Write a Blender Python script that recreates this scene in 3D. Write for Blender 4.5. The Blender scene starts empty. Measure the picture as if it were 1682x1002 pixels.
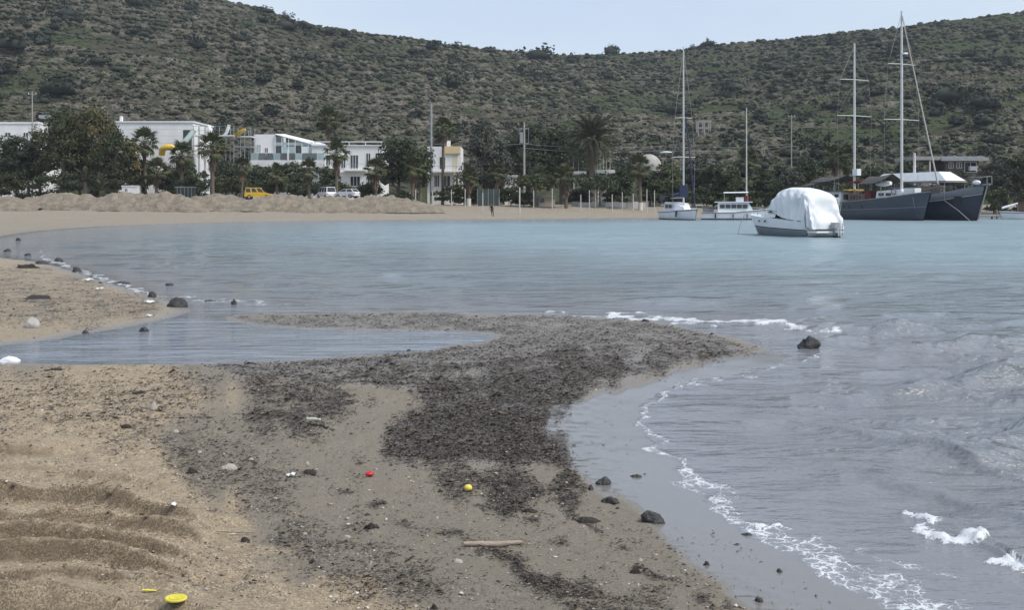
import bpy, bmesh, math, random
import numpy as np
from mathutils import Vector, Matrix, Euler

# ---------------------------------------------------------------- camera, light, exposure
SC = bpy.context.scene
COL = SC.collection
F, CX, YH, H = 1800.0, 841.0, 330.0, 2.5      # focal length in photo pixels, centre column, horizon row, eye height
cam_d = bpy.data.cameras.new('camera')
cam = bpy.data.objects.new('camera', cam_d)
COL.objects.link(cam)
cam.location = (0, 0, H)
cam.rotation_euler = (math.radians(90), 0, 0)
cam_d.sensor_width = 36.0
cam_d.lens = 36.0 * F / 1682.0
cam_d.shift_y = -(501.0 - YH) / 1682.0
cam_d.clip_start = 0.1
cam_d.clip_end = 5000
SC.camera = cam

SUN_EL, SUN_AZ = math.radians(52), math.radians(116)     # azimuth clockwise from +Y
world = bpy.data.worlds.new('World')
SC.world = world
world.use_nodes = True
wn = world.node_tree
wn.nodes.clear()
def wnode(t, **kw):
    n = wn.nodes.new(t)
    for k, v in kw.items(): setattr(n, k, v)
    return n
w_out = wnode('ShaderNodeOutputWorld')
w_sky = wnode('ShaderNodeTexSky', sky_type='NISHITA', sun_disc=False, sun_elevation=SUN_EL, sun_rotation=SUN_AZ)
w_sky.air_density = 1.0; w_sky.dust_density = 1.5; w_sky.ozone_density = 1.0
w_bg = wnode('ShaderNodeBackground'); w_bg.inputs['Strength'].default_value = 0.05
w_veil = wnode('ShaderNodeBackground'); w_veil.inputs['Strength'].default_value = 0.60
w_tc = wnode('ShaderNodeTexCoord')
w_map = wnode('ShaderNodeMapping'); w_map.inputs['Scale'].default_value = (1.2, 1.2, 3.5)
w_noise = wnode('ShaderNodeTexNoise'); w_noise.inputs['Scale'].default_value = 1.6; w_noise.inputs['Detail'].default_value = 5
w_ramp = wnode('ShaderNodeValToRGB')
w_ramp.color_ramp.elements[0].position = 0.30; w_ramp.color_ramp.elements[0].color = (0.58, 0.71, 0.97, 1)
w_ramp.color_ramp.elements[1].position = 0.68; w_ramp.color_ramp.elements[1].color = (0.84, 0.92, 1.0, 1)
w_add = wnode('ShaderNodeAddShader')
L = wn.links
L.new(w_tc.outputs['Generated'], w_map.inputs['Vector'])
L.new(w_map.outputs['Vector'], w_noise.inputs['Vector'])
L.new(w_noise.outputs['Fac'], w_ramp.inputs['Fac'])
L.new(w_ramp.outputs['Color'], w_veil.inputs['Color'])
L.new(w_sky.outputs['Color'], w_bg.inputs['Color'])
L.new(w_bg.outputs[0], w_add.inputs[0]); L.new(w_veil.outputs[0], w_add.inputs[1])
L.new(w_add.outputs[0], w_out.inputs['Surface'])

sun_d = bpy.data.lights.new('sun', 'SUN')
sun_d.energy = 2.9; sun_d.angle = math.radians(16); sun_d.color = (1.0, 0.96, 0.9)
sun = bpy.data.objects.new('sun', sun_d); COL.objects.link(sun)
sdir = Vector((math.sin(SUN_AZ) * math.cos(SUN_EL), math.cos(SUN_AZ) * math.cos(SUN_EL), math.sin(SUN_EL)))
sun.rotation_euler = sdir.to_track_quat('Z', 'Y').to_euler()
sun.location = (40, -20, 60)

SC.view_settings.view_transform = 'Standard'
SC.view_settings.look = 'None'
SC.view_settings.exposure = 0.14
SC.view_settings.gamma = 1.0
SC.view_settings.use_curve_mapping = False

# ---------------------------------------------------------------- helpers
def at(px, py, Y):                      # photo pixel at depth Y -> point in the world
    return Vector(((px - CX) / F * Y, Y, H - (py - YH) / F * Y))
def mpp(Y): return Y / F                # metres per photo pixel at depth Y
def flat(px, py, z=0.0):                # photo pixel on the level z -> (x, y)
    Y = F * (H - z) / (py - YH)
    return ((px - CX) / F * Y, Y)

def _hash(ix, iy, seed):
    h = (ix.astype(np.int64) * 374761393 + iy.astype(np.int64) * 668265263 + seed * 974711) & 0xffffffff
    h = ((h ^ (h >> 13)) * 1274126177) & 0xffffffff
    h = ((h ^ (h >> 16)) * 2246822519) & 0xffffffff
    h = h ^ (h >> 15)
    return (h & 0xffffff).astype(np.float64) / float(0xffffff)
def vnoise(x, y, seed=0):
    x = np.asarray(x, float); y = np.asarray(y, float)
    ix = np.floor(x); iy = np.floor(y); fx = x - ix; fy = y - iy
    ux = fx * fx * fx * (fx * (fx * 6 - 15) + 10); uy = fy * fy * fy * (fy * (fy * 6 - 15) + 10)
    a = _hash(ix, iy, seed); b = _hash(ix + 1, iy, seed); c = _hash(ix, iy + 1, seed); d = _hash(ix + 1, iy + 1, seed)
    return (a * (1 - ux) + b * ux) * (1 - uy) + (c * (1 - ux) + d * ux) * uy
def fbm(x, y, seed=0, oct=4, gain=0.5):
    s = 0.0; a = 1.0; t = 0.0
    x = np.asarray(x, float); y = np.asarray(y, float)
    for o in range(oct):
        s = s + a * vnoise(x, y, seed + o * 17); t += a
        x = x * 2.03 + 5.1; y = y * 2.03 + 9.7; a *= gain
    return s / t
def sstep(a, b, x):
    t = np.clip((x - a) / (b - a), 0, 1)
    return t * t * (3 - 2 * t)
def sdpoly(x, y, poly):                 # signed distance, positive inside
    d = np.full(x.shape, 1e18); ins = np.zeros(x.shape, bool)
    n = len(poly)
    for i in range(n):
        ax, ay = poly[i]; bx, by = poly[(i + 1) % n]
        ex, ey = bx - ax, by - ay
        wx, wy = x - ax, y - ay
        t = np.clip((wx * ex + wy * ey) / (ex * ex + ey * ey + 1e-12), 0, 1)
        d = np.minimum(d, (wx - ex * t) ** 2 + (wy - ey * t) ** 2)
        if ay != by:
            c = ((ay > y) != (by > y)) & (x < (bx - ax) * (y - ay) / (by - ay) + ax)
            ins ^= c
    return np.where(ins, 1, -1) * np.sqrt(d)
def dline(x, y, line):                  # distance to a polyline and the parameter 0..1 along it
    d = np.full(x.shape, 1e18); par = np.zeros(x.shape)
    n = len(line) - 1
    for i in range(n):
        ax, ay = line[i]; bx, by = line[i + 1]
        ex, ey = bx - ax, by - ay
        t = np.clip(((x - ax) * ex + (y - ay) * ey) / (ex * ex + ey * ey + 1e-12), 0, 1)
        q = (x - ax - ex * t) ** 2 + (y - ay - ey * t) ** 2
        m = q < d
        d = np.where(m, q, d); par = np.where(m, (i + t) / n, par)
    return np.sqrt(d), par

def np_mesh(name, V, Fc, smooth=False, mats=(), attrs=None, midx=None):
    V = np.asarray(V, np.float32); Fc = np.asarray(Fc, np.int32)
    me = bpy.data.meshes.new(name)
    n, k = Fc.shape
    me.vertices.add(len(V)); me.vertices.foreach_set('co', V.ravel())
    me.loops.add(n * k); me.loops.foreach_set('vertex_index', Fc.ravel())
    me.polygons.add(n); me.polygons.foreach_set('loop_start', np.arange(0, n * k, k, dtype=np.int32))
    if smooth: me.polygons.foreach_set('use_smooth', np.ones(n, bool))
    for m in mats: me.materials.append(m)
    if midx is not None: me.polygons.foreach_set('material_index', np.asarray(midx, np.int32))
    for a, v in (attrs or {}).items():
        at_ = me.attributes.new(a, 'FLOAT', 'POINT'); at_.data.foreach_set('value', np.asarray(v, np.float32).ravel())
    me.update(calc_edges=True)
    return me
def grid_faces(nr, nc):
    i = np.arange(nr - 1)[:, None] * nc + np.arange(nc - 1)[None, :]
    return np.stack([i, i + 1, i + nc + 1, i + nc], -1).reshape(-1, 4)

def link(name, me, parent=None, loc=None, rot=None, scale=None):
    o = bpy.data.objects.new(name, me)
    COL.objects.link(o)
    if parent is not None: o.parent = parent
    if loc is not None: o.location = loc
    if rot is not None: o.rotation_euler = rot
    if scale is not None: o.scale = scale if hasattr(scale, '__len__') else (scale,) * 3
    return o
def tag(o, label=None, cat=None, group=None, kind=None):
    if label: o['label'] = label
    if cat: o['category'] = cat
    if group: o['group'] = group
    if kind: o['kind'] = kind
    return o
def thing(name, label, cat, loc=(0, 0, 0), rotz=0.0, group=None):
    o = bpy.data.objects.new(name, None)
    o.empty_display_size = 0.3
    COL.objects.link(o)
    o.location = loc; o.rotation_euler = (0, 0, rotz)
    return tag(o, label, cat, group)

class MB:                                # collects simple solids and links them as ONE mesh
    def __init__(s): s.v = []; s.f = []; s.sm = []
    def add(s, V, Fs, smooth=False):
        o = len(s.v); s.v += [tuple(p) for p in V]
        s.f += [tuple(i + o for i in f) for f in Fs]; s.sm += [smooth] * len(Fs)
        return s
    def box(s, x0, x1, y0, y1, z0, z1):
        V = [(x, y, z) for z in (z0, z1) for y in (y0, y1) for x in (x0, x1)]
        return s.add(V, [(0, 2, 3, 1), (4, 5, 7, 6), (0, 1, 5, 4), (2, 6, 7, 3), (0, 4, 6, 2), (1, 3, 7, 5)])
    def prism(s, pts, y0, y1):           # outline in x,z pushed along y
        n = len(pts)
        V = [(x, y0, z) for x, z in pts] + [(x, y1, z) for x, z in pts]
        return s.add(V, [tuple(range(n)), tuple(range(2 * n - 1, n - 1, -1))] + [(i, i + n, (i + 1) % n + n, (i + 1) % n) for i in range(n)])
    def slab(s, pts, z0, z1):            # outline in x,y pushed along z
        n = len(pts)
        V = [(x, y, z0) for x, y in pts] + [(x, y, z1) for x, y in pts]
        return s.add(V, [tuple(range(n - 1, -1, -1)), tuple(range(n, 2 * n))] + [(i, (i + 1) % n, (i + 1) % n + n, i + n) for i in range(n)])
    def tube(s, pts, r, n=8, cap=True, smooth=True):
        pts = [Vector(p) for p in pts]
        rs = r if hasattr(r, '__len__') else [r] * len(pts)
        V = []; Fs = []
        up = Vector((0, 0, 1))
        for i, p in enumerate(pts):
            d = (pts[min(i + 1, len(pts) - 1)] - pts[max(i - 1, 0)]).normalized()
            a = d.cross(up if abs(d.z) < 0.95 else Vector((1, 0, 0))).normalized(); b = d.cross(a)
            for k in range(n):
                t = 2 * math.pi * k / n
                V.append(p + (a * math.cos(t) + b * math.sin(t)) * rs[i])
        for i in range(len(pts) - 1):
            for k in range(n):
                Fs.append((i * n + k, i * n + (k + 1) % n, (i + 1) * n + (k + 1) % n, (i + 1) * n + k))
        s.add(V, Fs, smooth)
        if cap:
            e = (len(pts) - 1) * n
            s.add(V[:n], [tuple(range(n))]); s.add(V[e:e + n], [tuple(range(n - 1, -1, -1))])
        return s
    def loft(s, secs, closed=False, cap0=False, cap1=False, smooth=True):
        n = len(secs[0]); V = [p for q in secs for p in q]; Fs = []
        m = n if closed else n - 1
        for i in range(len(secs) - 1):
            for k in range(m):
                Fs.append((i * n + k, (i + 1) * n + k, (i + 1) * n + (k + 1) % n, i * n + (k + 1) % n))
        s.add(V, Fs, smooth)
        if cap0: s.add(secs[0], [tuple(range(n))])
        if cap1: s.add(secs[-1], [tuple(range(n - 1, -1, -1))])
        return s
    def lathe(s, prof, n=12, c=(0, 0, 0), smooth=True):
        secs = [[(c[0] + r * math.cos(2 * math.pi * k / n), c[1] + r * math.sin(2 * math.pi * k / n), c[2] + z) for k in range(n)] for r, z in prof]
        return s.loft(secs, True, True, True, smooth)
    def ball(s, c, r, n=10, m=7, smooth=True):
        rx, ry, rz = r if hasattr(r, '__len__') else (r,) * 3
        secs = []
        for j in range(m + 1):
            t = math.pi * j / m - math.pi / 2; q = max(math.cos(t), 0.02)
            secs.append([(c[0] + rx * q * math.cos(2 * math.pi * k / n), c[1] + ry * q * math.sin(2 * math.pi * k / n), c[2] + rz * math.sin(t)) for k in range(n)])
        return s.loft(secs, True, True, True, smooth)
    def mesh(s, name, m):
        me = bpy.data.meshes.new(name)
        me.from_pydata(s.v, [], s.f)
        me.polygons.foreach_set('use_smooth', s.sm)
        if m: me.materials.append(m)
        bm = bmesh.new(); bm.from_mesh(me)
        bmesh.ops.recalc_face_normals(bm, faces=bm.faces); bm.to_mesh(me); bm.free()
        return me
    def build(s, name, m, parent=None, **kw): return link(name, s.mesh(name, m), parent, **kw)

# ---------------------------------------------------------------- materials
def mat(name, col, rough=0.7, col2=None, scale=3.0, bump=0.0, bscale=None, metal=0.0, spec=0.5, coord='Object', stretch=(1, 1, 1), lo=0.35, hi=0.65):
    m = bpy.data.materials.new(name); m.use_nodes = True
    nt = m.node_tree; b = nt.nodes['Principled BSDF']
    b.inputs['Roughness'].default_value = rough; b.inputs['Metallic'].default_value = metal
    b.inputs['Specular IOR Level'].default_value = spec
    b.inputs['Base Color'].default_value = (*col, 1)
    tc = nt.nodes.new('ShaderNodeTexCoord'); mp = nt.nodes.new('ShaderNodeMapping')
    mp.inputs['Scale'].default_value = stretch
    nt.links.new(tc.outputs[coord], mp.inputs['Vector'])
    c2 = col2 or tuple(c * 0.82 for c in col)
    n = nt.nodes.new('ShaderNodeTexNoise'); n.inputs['Scale'].default_value = scale; n.inputs['Detail'].default_value = 6; n.inputs['Roughness'].default_value = 0.6
    nt.links.new(mp.outputs['Vector'], n.inputs['Vector'])
    r = nt.nodes.new('ShaderNodeValToRGB')
    r.color_ramp.elements[0].position = lo; r.color_ramp.elements[0].color = (*col, 1)
    r.color_ramp.elements[1].position = hi; r.color_ramp.elements[1].color = (*c2, 1)
    nt.links.new(n.outputs['Fac'], r.inputs['Fac']); nt.links.new(r.outputs['Color'], b.inputs['Base Color'])
    if bump:
        n2 = nt.nodes.new('ShaderNodeTexNoise'); n2.inputs['Scale'].default_value = bscale or scale * 4; n2.inputs['Detail'].default_value = 5
        nt.links.new(mp.outputs['Vector'], n2.inputs['Vector'])
        bp = nt.nodes.new('ShaderNodeBump'); bp.inputs['Strength'].default_value = bump; bp.inputs['Distance'].default_value = 0.05
        nt.links.new(n2.outputs['Fac'], bp.inputs['Height']); nt.links.new(bp.outputs['Normal'], b.inputs['Normal'])
    return m
class NT:                                # short hand for larger node trees
    def __init__(s, m): s.t = m.node_tree
    def new(s, t, **kw):
        n = s.t.nodes.new(t)
        for k, v in kw.items(): setattr(n, k, v)
        return n
    def put(s, a, b):
        if isinstance(a, (int, float)): b.default_value = a
        elif isinstance(a, tuple): b.default_value = a if len(a) == len(b.default_value) else (*a, 1)
        else: s.t.links.new(a, b)
    def math(s, op, a, b=0.0, c=None, clamp=False):
        n = s.new('ShaderNodeMath', operation=op); n.use_clamp = clamp
        s.put(a, n.inputs[0]); s.put(b, n.inputs[1])
        if c is not None: s.put(c, n.inputs[2])
        return n.outputs[0]
    def mix(s, f, a, b):
        n = s.new('ShaderNodeMix', data_type='RGBA')
        s.put(f, n.inputs[0]); s.put(a, n.inputs[6]); s.put(b, n.inputs[7])
        return n.outputs[2]
    def attr(s, name): return s.new('ShaderNodeAttribute', attribute_name=name).outputs['Fac']
    def noise(s, vec, scale, detail=4, rough=0.55, dim='3D'):
        n = s.new('ShaderNodeTexNoise'); n.inputs['Scale'].default_value = scale; n.inputs['Detail'].default_value = detail; n.inputs['Roughness'].default_value = rough
        s.t.links.new(vec, n.inputs['Vector']); return n.outputs['Fac']
    def voro(s, vec, scale, feature='F1', out='Distance'):
        n = s.new('ShaderNodeTexVoronoi', feature=feature); n.inputs['Scale'].default_value = scale
        s.t.links.new(vec, n.inputs['Vector']); return n.outputs[out]
    def mapping(s, vec, scale=(1, 1, 1), rot=(0, 0, 0)):
        n = s.new('ShaderNodeMapping'); n.inputs['Scale'].default_value = scale; n.inputs['Rotation'].default_value = rot
        s.t.links.new(vec, n.inputs['Vector']); return n.outputs['Vector']
    def range(s, v, a, b, c=0.0, d=1.0, smooth=True):
        n = s.new('ShaderNodeMapRange'); n.interpolation_type = 'SMOOTHSTEP' if smooth else 'LINEAR'
        s.put(v, n.inputs[0]); n.inputs[1].default_value = a; n.inputs[2].default_value = b; n.inputs[3].default_value = c; n.inputs[4].default_value = d
        return n.outputs[0]
# ---------------------------------------------------------------- shore lines (photo pixels on the water level)
NEAR_PX = [(1560, 1060), (1500, 1018), (1440, 985), (1400, 960), (1330, 926), (1250, 886), (1180, 832), (1120, 776), (1098, 742), (1066, 716), (1050, 692),
           (1062, 660), (1110, 637), (1180, 622), (1240, 612), (1290, 600), (1300, 585), (1265, 572), (1215, 556), (1180, 549), (1100, 531), (1050, 525), (900, 517), (700, 513),
           (560, 513), (440, 515), (385, 517), (368, 521), (385, 530), (440, 538), (500, 541), (620, 543), (750, 546), (812, 551), (785, 562), (700, 575), (600, 584),
           (450, 593), (330, 597), (150, 598), (30, 597), (-100, 597), (-700, 600)]
NEAR = [flat(*p) for p in NEAR_PX] + [(-18, 16.0), (-18, -6.0), (9.0, -6.0), (5.6, 4.0)]
FAR_PX = [(-700, 585), (-200, 583), (-60, 577), (0, 569), (60, 562), (105, 557), (135, 549), (200, 540), (245, 531), (290, 521), (311, 513), (312, 508),
          (300, 500), (262, 488), (220, 474), (170, 460), (130, 447), (92, 436), (60, 429), (20, 425), (-30, 418), (-62, 407), (-40, 396), (0, 388), (50, 380.5),
          (100, 376), (160, 372), (250, 368.5), (330, 366), (420, 363.8), (550, 361.8), (700, 360.5), (850, 359.5), (1000, 358.2), (1080, 357.2),
          (1150, 356.5), (1300, 355.5), (1500, 355), (1700, 354.5), (2200, 354)]
FAR = [flat(*p) for p in FAR_PX] + [(260, 200), (260, 900), (-400, 900), (-400, 16.6)]

def px_of(x, y, z):
    return CX + F * x / y, YH + F * (H - z) / y

RIDGES = [  # scarp foot of each bank of washed-up seagrass, amplitude
    ([(-300, 728), (0, 724), (70, 724), (135, 721), (175, 716)], 0.085, 0.30),
    ([(-300, 806), (0, 804), (100, 803), (170, 807), (250, 818), (320, 834), (370, 852)], 0.100, 0.26),
    ([(-300, 768), (0, 764), (90, 762), (180, 768), (260, 780), (330, 798)], 0.05, 0.30),
    ([(-300, 940), (0, 938), (110, 936), (220, 942), (330, 948), (420, 962)], 0.06, 0.2),
    ([(-300, 838), (0, 838), (90, 842), (140, 839), (215, 842), (320, 850), (400, 866)], 0.080, 0.16),
    ([(-300, 874), (0, 870), (90, 874), (170, 881), (240, 886), (330, 896), (390, 908)], 0.100, 0.16),
    ([(-300, 903), (0, 903), (110, 905), (190, 911), (250, 915), (330, 922), (380, 930)], 0.100, 0.2),
    ([(-300, 996), (0, 990), (90, 981), (170, 978), (250, 982), (310, 992), (360, 1004), (430, 1016), (500, 1036)], 0.15, 0.32),
]
for i, r in enumerate(RIDGES):
    RIDGES[i] = ([flat(a, b, 0.33) for a, b in r[0]], r[1], r[2])

def mounds(X, Y):
    """back-beach level and the low berm behind the sand heaps"""
    u = X / Y * F + CX
    return u

def ground(X, Y, detail=True):
    X = np.asarray(X, float); Y = np.asarray(Y, float)
    dn = sdpoly(X, Y, NEAR); df = sdpoly(X, Y, FAR)
    if detail:
        wob = (fbm(X * 1.7, Y * 1.7, 3, 4) - 0.5) * 0.16
        dn = dn + wob * np.clip(Y / 12, 0.4, 1.6); df = df + wob * 2.0 * np.clip(Y / 40, 0.3, 2)
    # near beach
    n = np.maximum(dn, 0)
    zn = 0.010 * np.minimum(n, 1.0) + 0.028 * n + 0.020 * np.maximum(n - 2.2, 0)
    zn = np.minimum(zn, 0.30 + 0.05 * n)
    zn = np.where(zn > 0.36, 0.36 + (zn - 0.36) * 0.25, zn)
    if detail:
        amt = sstep(0.02, 0.18, zn)
        zn = zn + amt * ((fbm(X * 2.3, Y * 2.3, 11, 5) - 0.5) * 0.10 + (fbm(X * 0.7, Y * 0.7, 21, 3) - 0.5) * 0.14)
        for line, amp, dec in RIDGES:
            lx = np.array([p[0] for p in line]); ly = np.array([p[1] for p in line])
            yl = np.interp(X, lx, ly) + (fbm(X * 1.3, X * 0 + amp * 90, 31, 2) - 0.5) * 0.07
            fade = 1 - sstep(lx[-1] - 0.75, lx[-1], X)
            var = 0.65 + 0.7 * fbm(X * 2.0, X * 0 + amp * 70, 37, 3)
            t = Y - yl
            prof = sstep(-0.025, 0.045, t) * np.exp(-np.maximum(t - 0.04, 0) / dec)
            zn = zn + 1.3 * amp * prof * fade * var * (Y < 12)
        zn = zn + sstep(0.01, 0.05, zn) * (fbm(X * 9, Y * 9, 41, 3) - 0.5) * 0.035 * (Y < 30)
    # far beach and the land behind
    f = np.maximum(df, 0)
    far_side = sstep(60, 100, Y)
    zlobe = 0.03 * f + 0.0
    zlobe = np.where(zlobe > 0.5, 0.5 + (zlobe - 0.5) * 0.2, zlobe)
    zbeach = 0.05 * np.minimum(f, 8) + 0.013 * np.maximum(f - 8, 0) + 1.05 * sstep(163, 184, Y) * sstep(4, 20, f)
    u = X / np.maximum(Y, 1) * F + CX
    top = 2.55 - 0.75 * sstep(560, 720, u)
    zbeach = np.minimum(zbeach, top + 0 * f)
    zf = zlobe * (1 - far_side) + zbeach * far_side
    if detail:
        zf = zf + sstep(0.03, 0.2, zf) * ((fbm(X * 0.8, Y * 0.8, 51, 4) - 0.5) * 0.22 + (fbm(X * 3, Y * 3, 61, 3) - 0.5) * 0.06)
    under = -np.minimum(0.09 * np.minimum(-np.maximum(dn, df), 30), 1.6) - 0.012
    land_n = dn > 0; land_f = df > 0
    z = np.where(land_n, zn, np.where(land_f, zf, under))
    return z, dn, df
def gz(x, y):
    return float(ground(np.array([x]), np.array([y]))[0][0])

# ---------------------------------------------------------------- the beach sheet
_py = [1990.0]
ys = []
py = 1780.0
while py > 1040: ys.append(4500 / (py - YH)); py -= 12
while py > 398: ys.append(4500 / (py - YH)); py -= 2.1
y = ys[-1]
while y < 262: y += 0.010 * y if y < 215 else 4.0; ys.append(y)
ys = np.array(ys)
us = np.concatenate([np.linspace(-0.80, -0.52, 50, endpoint=False), np.linspace(-0.52, 0.52, 600), np.linspace(0.52, 0.80, 51)[1:]])
GY, GU = np.meshgrid(ys, us, indexing='ij')
GX = GU * GY
GZ, GDN, GDF = ground(GX, GY)
PX, PY = px_of(GX, GY, np.maximum(GZ, 0))

def zone(poly, soft, amp=16, seed=0, sc=22.0):
    nz = (fbm(GX * 3.0 * 12 / np.maximum(GY, 8), GY * 3.0 * 12 / np.maximum(GY, 8), 71 + seed, 4) - 0.5) * 2 * amp
    return sstep(-soft, soft, sdpoly(PX, PY, poly) + nz)
BIG = -400
Z_MAIN = [(1245, 576), (1180, 594), (1100, 609), (1010, 637), (935, 650), (905, 684), (882, 708), (918, 730), (920, 752), (850, 760), (720, 762), (640, 742), (648, 706), (705, 672), (690, 640), (760, 606), (900, 580), (1100, 566)]
Z_LEFT = [(330, 602), (430, 604), (560, 632), (640, 660), (600, 684), (520, 690), (515, 722), (430, 727), (340, 690), (400, 655), (330, 628)]
Z_SPIT = [(372, 520), (560, 514), (900, 518), (1060, 527), (1180, 549), (1240, 575), (1000, 622), (900, 650), (690, 640), (420, 625), (330, 600), (600, 586), (790, 564), (812, 551), (500, 541), (400, 536)]
Z_LITT = [(60, 604), (320, 606), (360, 640), (340, 700), (470, 722), (560, 780), (500, 812), (570, 868), (720, 890), (770, 950), (660, 985), (500, 940), (400, 850), (310, 780), (200, 745), (130, 700), (60, 650)]
Z_STRIP = [(640, 742), (720, 745), (840, 762), (970, 800), (900, 838), (830, 842), (770, 828), (700, 800), (690, 785), (730, 772)]
Z_LOW = [(850, 905), (940, 955), (1100, 985), (1160, 1040), (960, 1040), (900, 975), (840, 930)]
Z_LOBE = [(BIG, 425), (30, 428), (130, 447), (235, 478), (306, 503), (250, 520), (160, 545), (70, 535), (0, 548), (BIG, 560)]
Z_DRYL = [(BIG, 600), (300, 604), (380, 650), (330, 690), (200, 700), (330, 790), (420, 850), (430, 905), (560, 960), (700, 1002), (760, 1100), (BIG, 1100)]
Z_FILM = [(905, 655), (1000, 640), (1100, 612), (1240, 580), (1330, 560), (1400, 620), (1120, 660), (1140, 760), (1300, 880), (1560, 1040), (1300, 1060), (1245, 1010), (1180, 960), (1105, 905), (1065, 862), (1035, 830), (975, 806), (925, 772), (915, 735), (886, 710)]
weed = np.maximum.reduce([0.90 * zone(Z_MAIN, 20, 34, 1), 0.70 * zone(Z_LEFT, 30, 50, 2), 0.66 * zone(Z_SPIT, 5, 5, 3), 0.42 * zone(Z_LITT, 40, 70, 4),
                          0.74 * zone(Z_STRIP, 18, 44, 5), 0.46 * zone(Z_LOW, 22, 60, 6), 0.60 * zone(Z_LOBE, 8, 22, 7), 0.34 * zone([(BIG, 598), (330, 604), (350, 700), (240, 735), (BIG, 715)], 25, 60, 14), 0.17 * np.ones_like(GX)])
weed = weed * (GY < 75) + 0.24 * (GY >= 75)
weed *= 0.62 + 0.76 * fbm(GX * 2.4, GY * 2.0, 83, 4) * (0.6 + 0.8 * vnoise(GX * 9, GY * 6, 84))
weed = np.clip(weed, 0, 1)
weed *= sstep(0.0, 0.012, np.maximum(np.where(GDN > 0, GZ, 0), np.where(GDF > 0, GZ, 0)))
# drift lines along the lower swash
for k, ln in enumerate([[(930, 835), (985, 868), (1020, 895), (1075, 935), (1150, 960), (1200, 1000)], [(700, 800), (800, 830), (900, 880), (1010, 905), (1120, 965), (1180, 1010)], [(540, 800), (640, 850), (760, 880), (860, 945), (960, 985), (1030, 1010)]]):
    d_, p_ = dline(PX + (fbm(GX * 4, GY * 4, 90 + k, 3) - 0.5) * 50, PY + (fbm(GX * 4, GY * 4, 95 + k, 3) - 0.5) * 34, ln)
    weed = np.maximum(weed, 0.85 * (1 - sstep(1, 7 + 5 * k, d_)) * sstep(.34, .56, fbm(GX * 3.2, GY * 3.2, 99 + k, 4)))
film = zone(Z_FILM, 9, 12, 8) * (GDN > -0.5)
wet = np.maximum.reduce([film, 0.75 * zone(Z_MAIN, 30, 10, 9), 0.55 * zone(Z_SPIT, 6, 4, 10),
                         0.8 * (1 - sstep(0.05, 0.35, GDN)) * (GDN > 0), 0.8 * (1 - sstep(0.1, 0.9, GDF)) * (GDF > 0)])
greyz = 1 - zone(Z_DRYL, 26, 60, 12)
greyz = np.where(GDF > 0, 0.25 + 0.3 * fbm(GX * 0.6, GY * 0.6, 77, 3), greyz)
greyz = np.where((GDF > 0) & (GY > 60), 0.95 + 0.5 * (fbm(GX * 0.25, GY * 0.5, 78, 3) - 0.4), greyz)
# steep faces of the banks: mask for the shade painted into their colour
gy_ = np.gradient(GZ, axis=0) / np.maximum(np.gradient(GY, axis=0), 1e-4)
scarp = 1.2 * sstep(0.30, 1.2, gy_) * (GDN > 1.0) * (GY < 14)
GF = grid_faces(len(ys), len(us))

mg = bpy.data.materials.new('beach_sand'); mg.use_nodes = True
N = NT(mg); bs = mg.node_tree.nodes['Principled BSDF']
geo = N.new('ShaderNodeNewGeometry'); P_ = geo.outputs['Position']
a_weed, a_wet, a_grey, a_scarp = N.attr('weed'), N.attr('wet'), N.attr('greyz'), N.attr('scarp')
n1 = N.noise(P_, 55, 5, 0.75); n2 = N.noise(P_, 1.3, 4); n3 = N.noise(P_, 9, 5, 0.7); grain = N.voro(P_, 120, out='Color')
sep = N.new('ShaderNodeSeparateColor'); mg.node_tree.links.new(grain, sep.inputs[0]); g1 = sep.outputs[0]; g2 = sep.outputs[1]
gold = N.mix(N.range(g1, 0.1, 0.95), (0.27, 0.205, 0.13), (0.66, 0.54, 0.37))
gold = N.mix(N.range(n3, 0.42, 0.66), gold, N.mix(g2, (0.20, 0.15, 0.10), (0.44, 0.345, 0.235)))
gold = N.mix(N.range(n2, 0.4, 0.7, 0, 0.5), gold, (0.42, 0.33, 0.22))
grey = N.mix(N.range(n1, 0.3, 0.7), (0.19, 0.165, 0.125), (0.33, 0.285, 0.22))
grey = N.mix(N.range(n2, 0.35, 0.7, 0, 0.6), grey, (0.26, 0.22, 0.165))
c = N.mix(a_grey, gold, grey)
c = N.mix(N.math('MULTIPLY', a_wet, 0.85), c, N.mix(n3, (0.14, 0.135, 0.13), (0.175, 0.17, 0.165)))
# flecks of dead seagrass, denser where the litter lies
st = N.mapping(P_, (1.0, 2.2, 1.0), (0, 0, 0.25))
f1 = N.noise(st, 38, 6, 0.8); f2 = N.noise(st, 5.5, 5, 0.7); f3 = N.noise(st, 110, 3, 0.8)
fl = N.math('ADD', N.math('ADD', N.math('MULTIPLY', f1, 0.42), N.math('MULTIPLY', f2, 0.33)), N.math('MULTIPLY', f3, 0.25))
thr = N.range(a_weed, 0.0, 1.0, 0.70, 0.39, smooth=False)
fm = N.range(N.math('SUBTRACT', fl, thr), -0.03, 0.06)
wcol = N.mix(N.range(N.noise(P_, 40, 4, 0.8), 0.35, 0.68), (0.06, 0.056, 0.052), (0.18, 0.166, 0.15))
wcol = N.mix(N.math('MULTIPLY', N.math('GREATER_THAN', N.noise(P_, 95, 2), 0.60), 0.6), wcol, (0.24, 0.19, 0.14))
c = N.mix(fm, c, wcol)
c = N.mix(N.math('MULTIPLY', a_scarp, 0.52), c, N.mix(g1, (0.055, 0.04, 0.026), (0.16, 0.115, 0.07)))  # shade of the bank faces, mixed into the sand colour as dark brown
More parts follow.
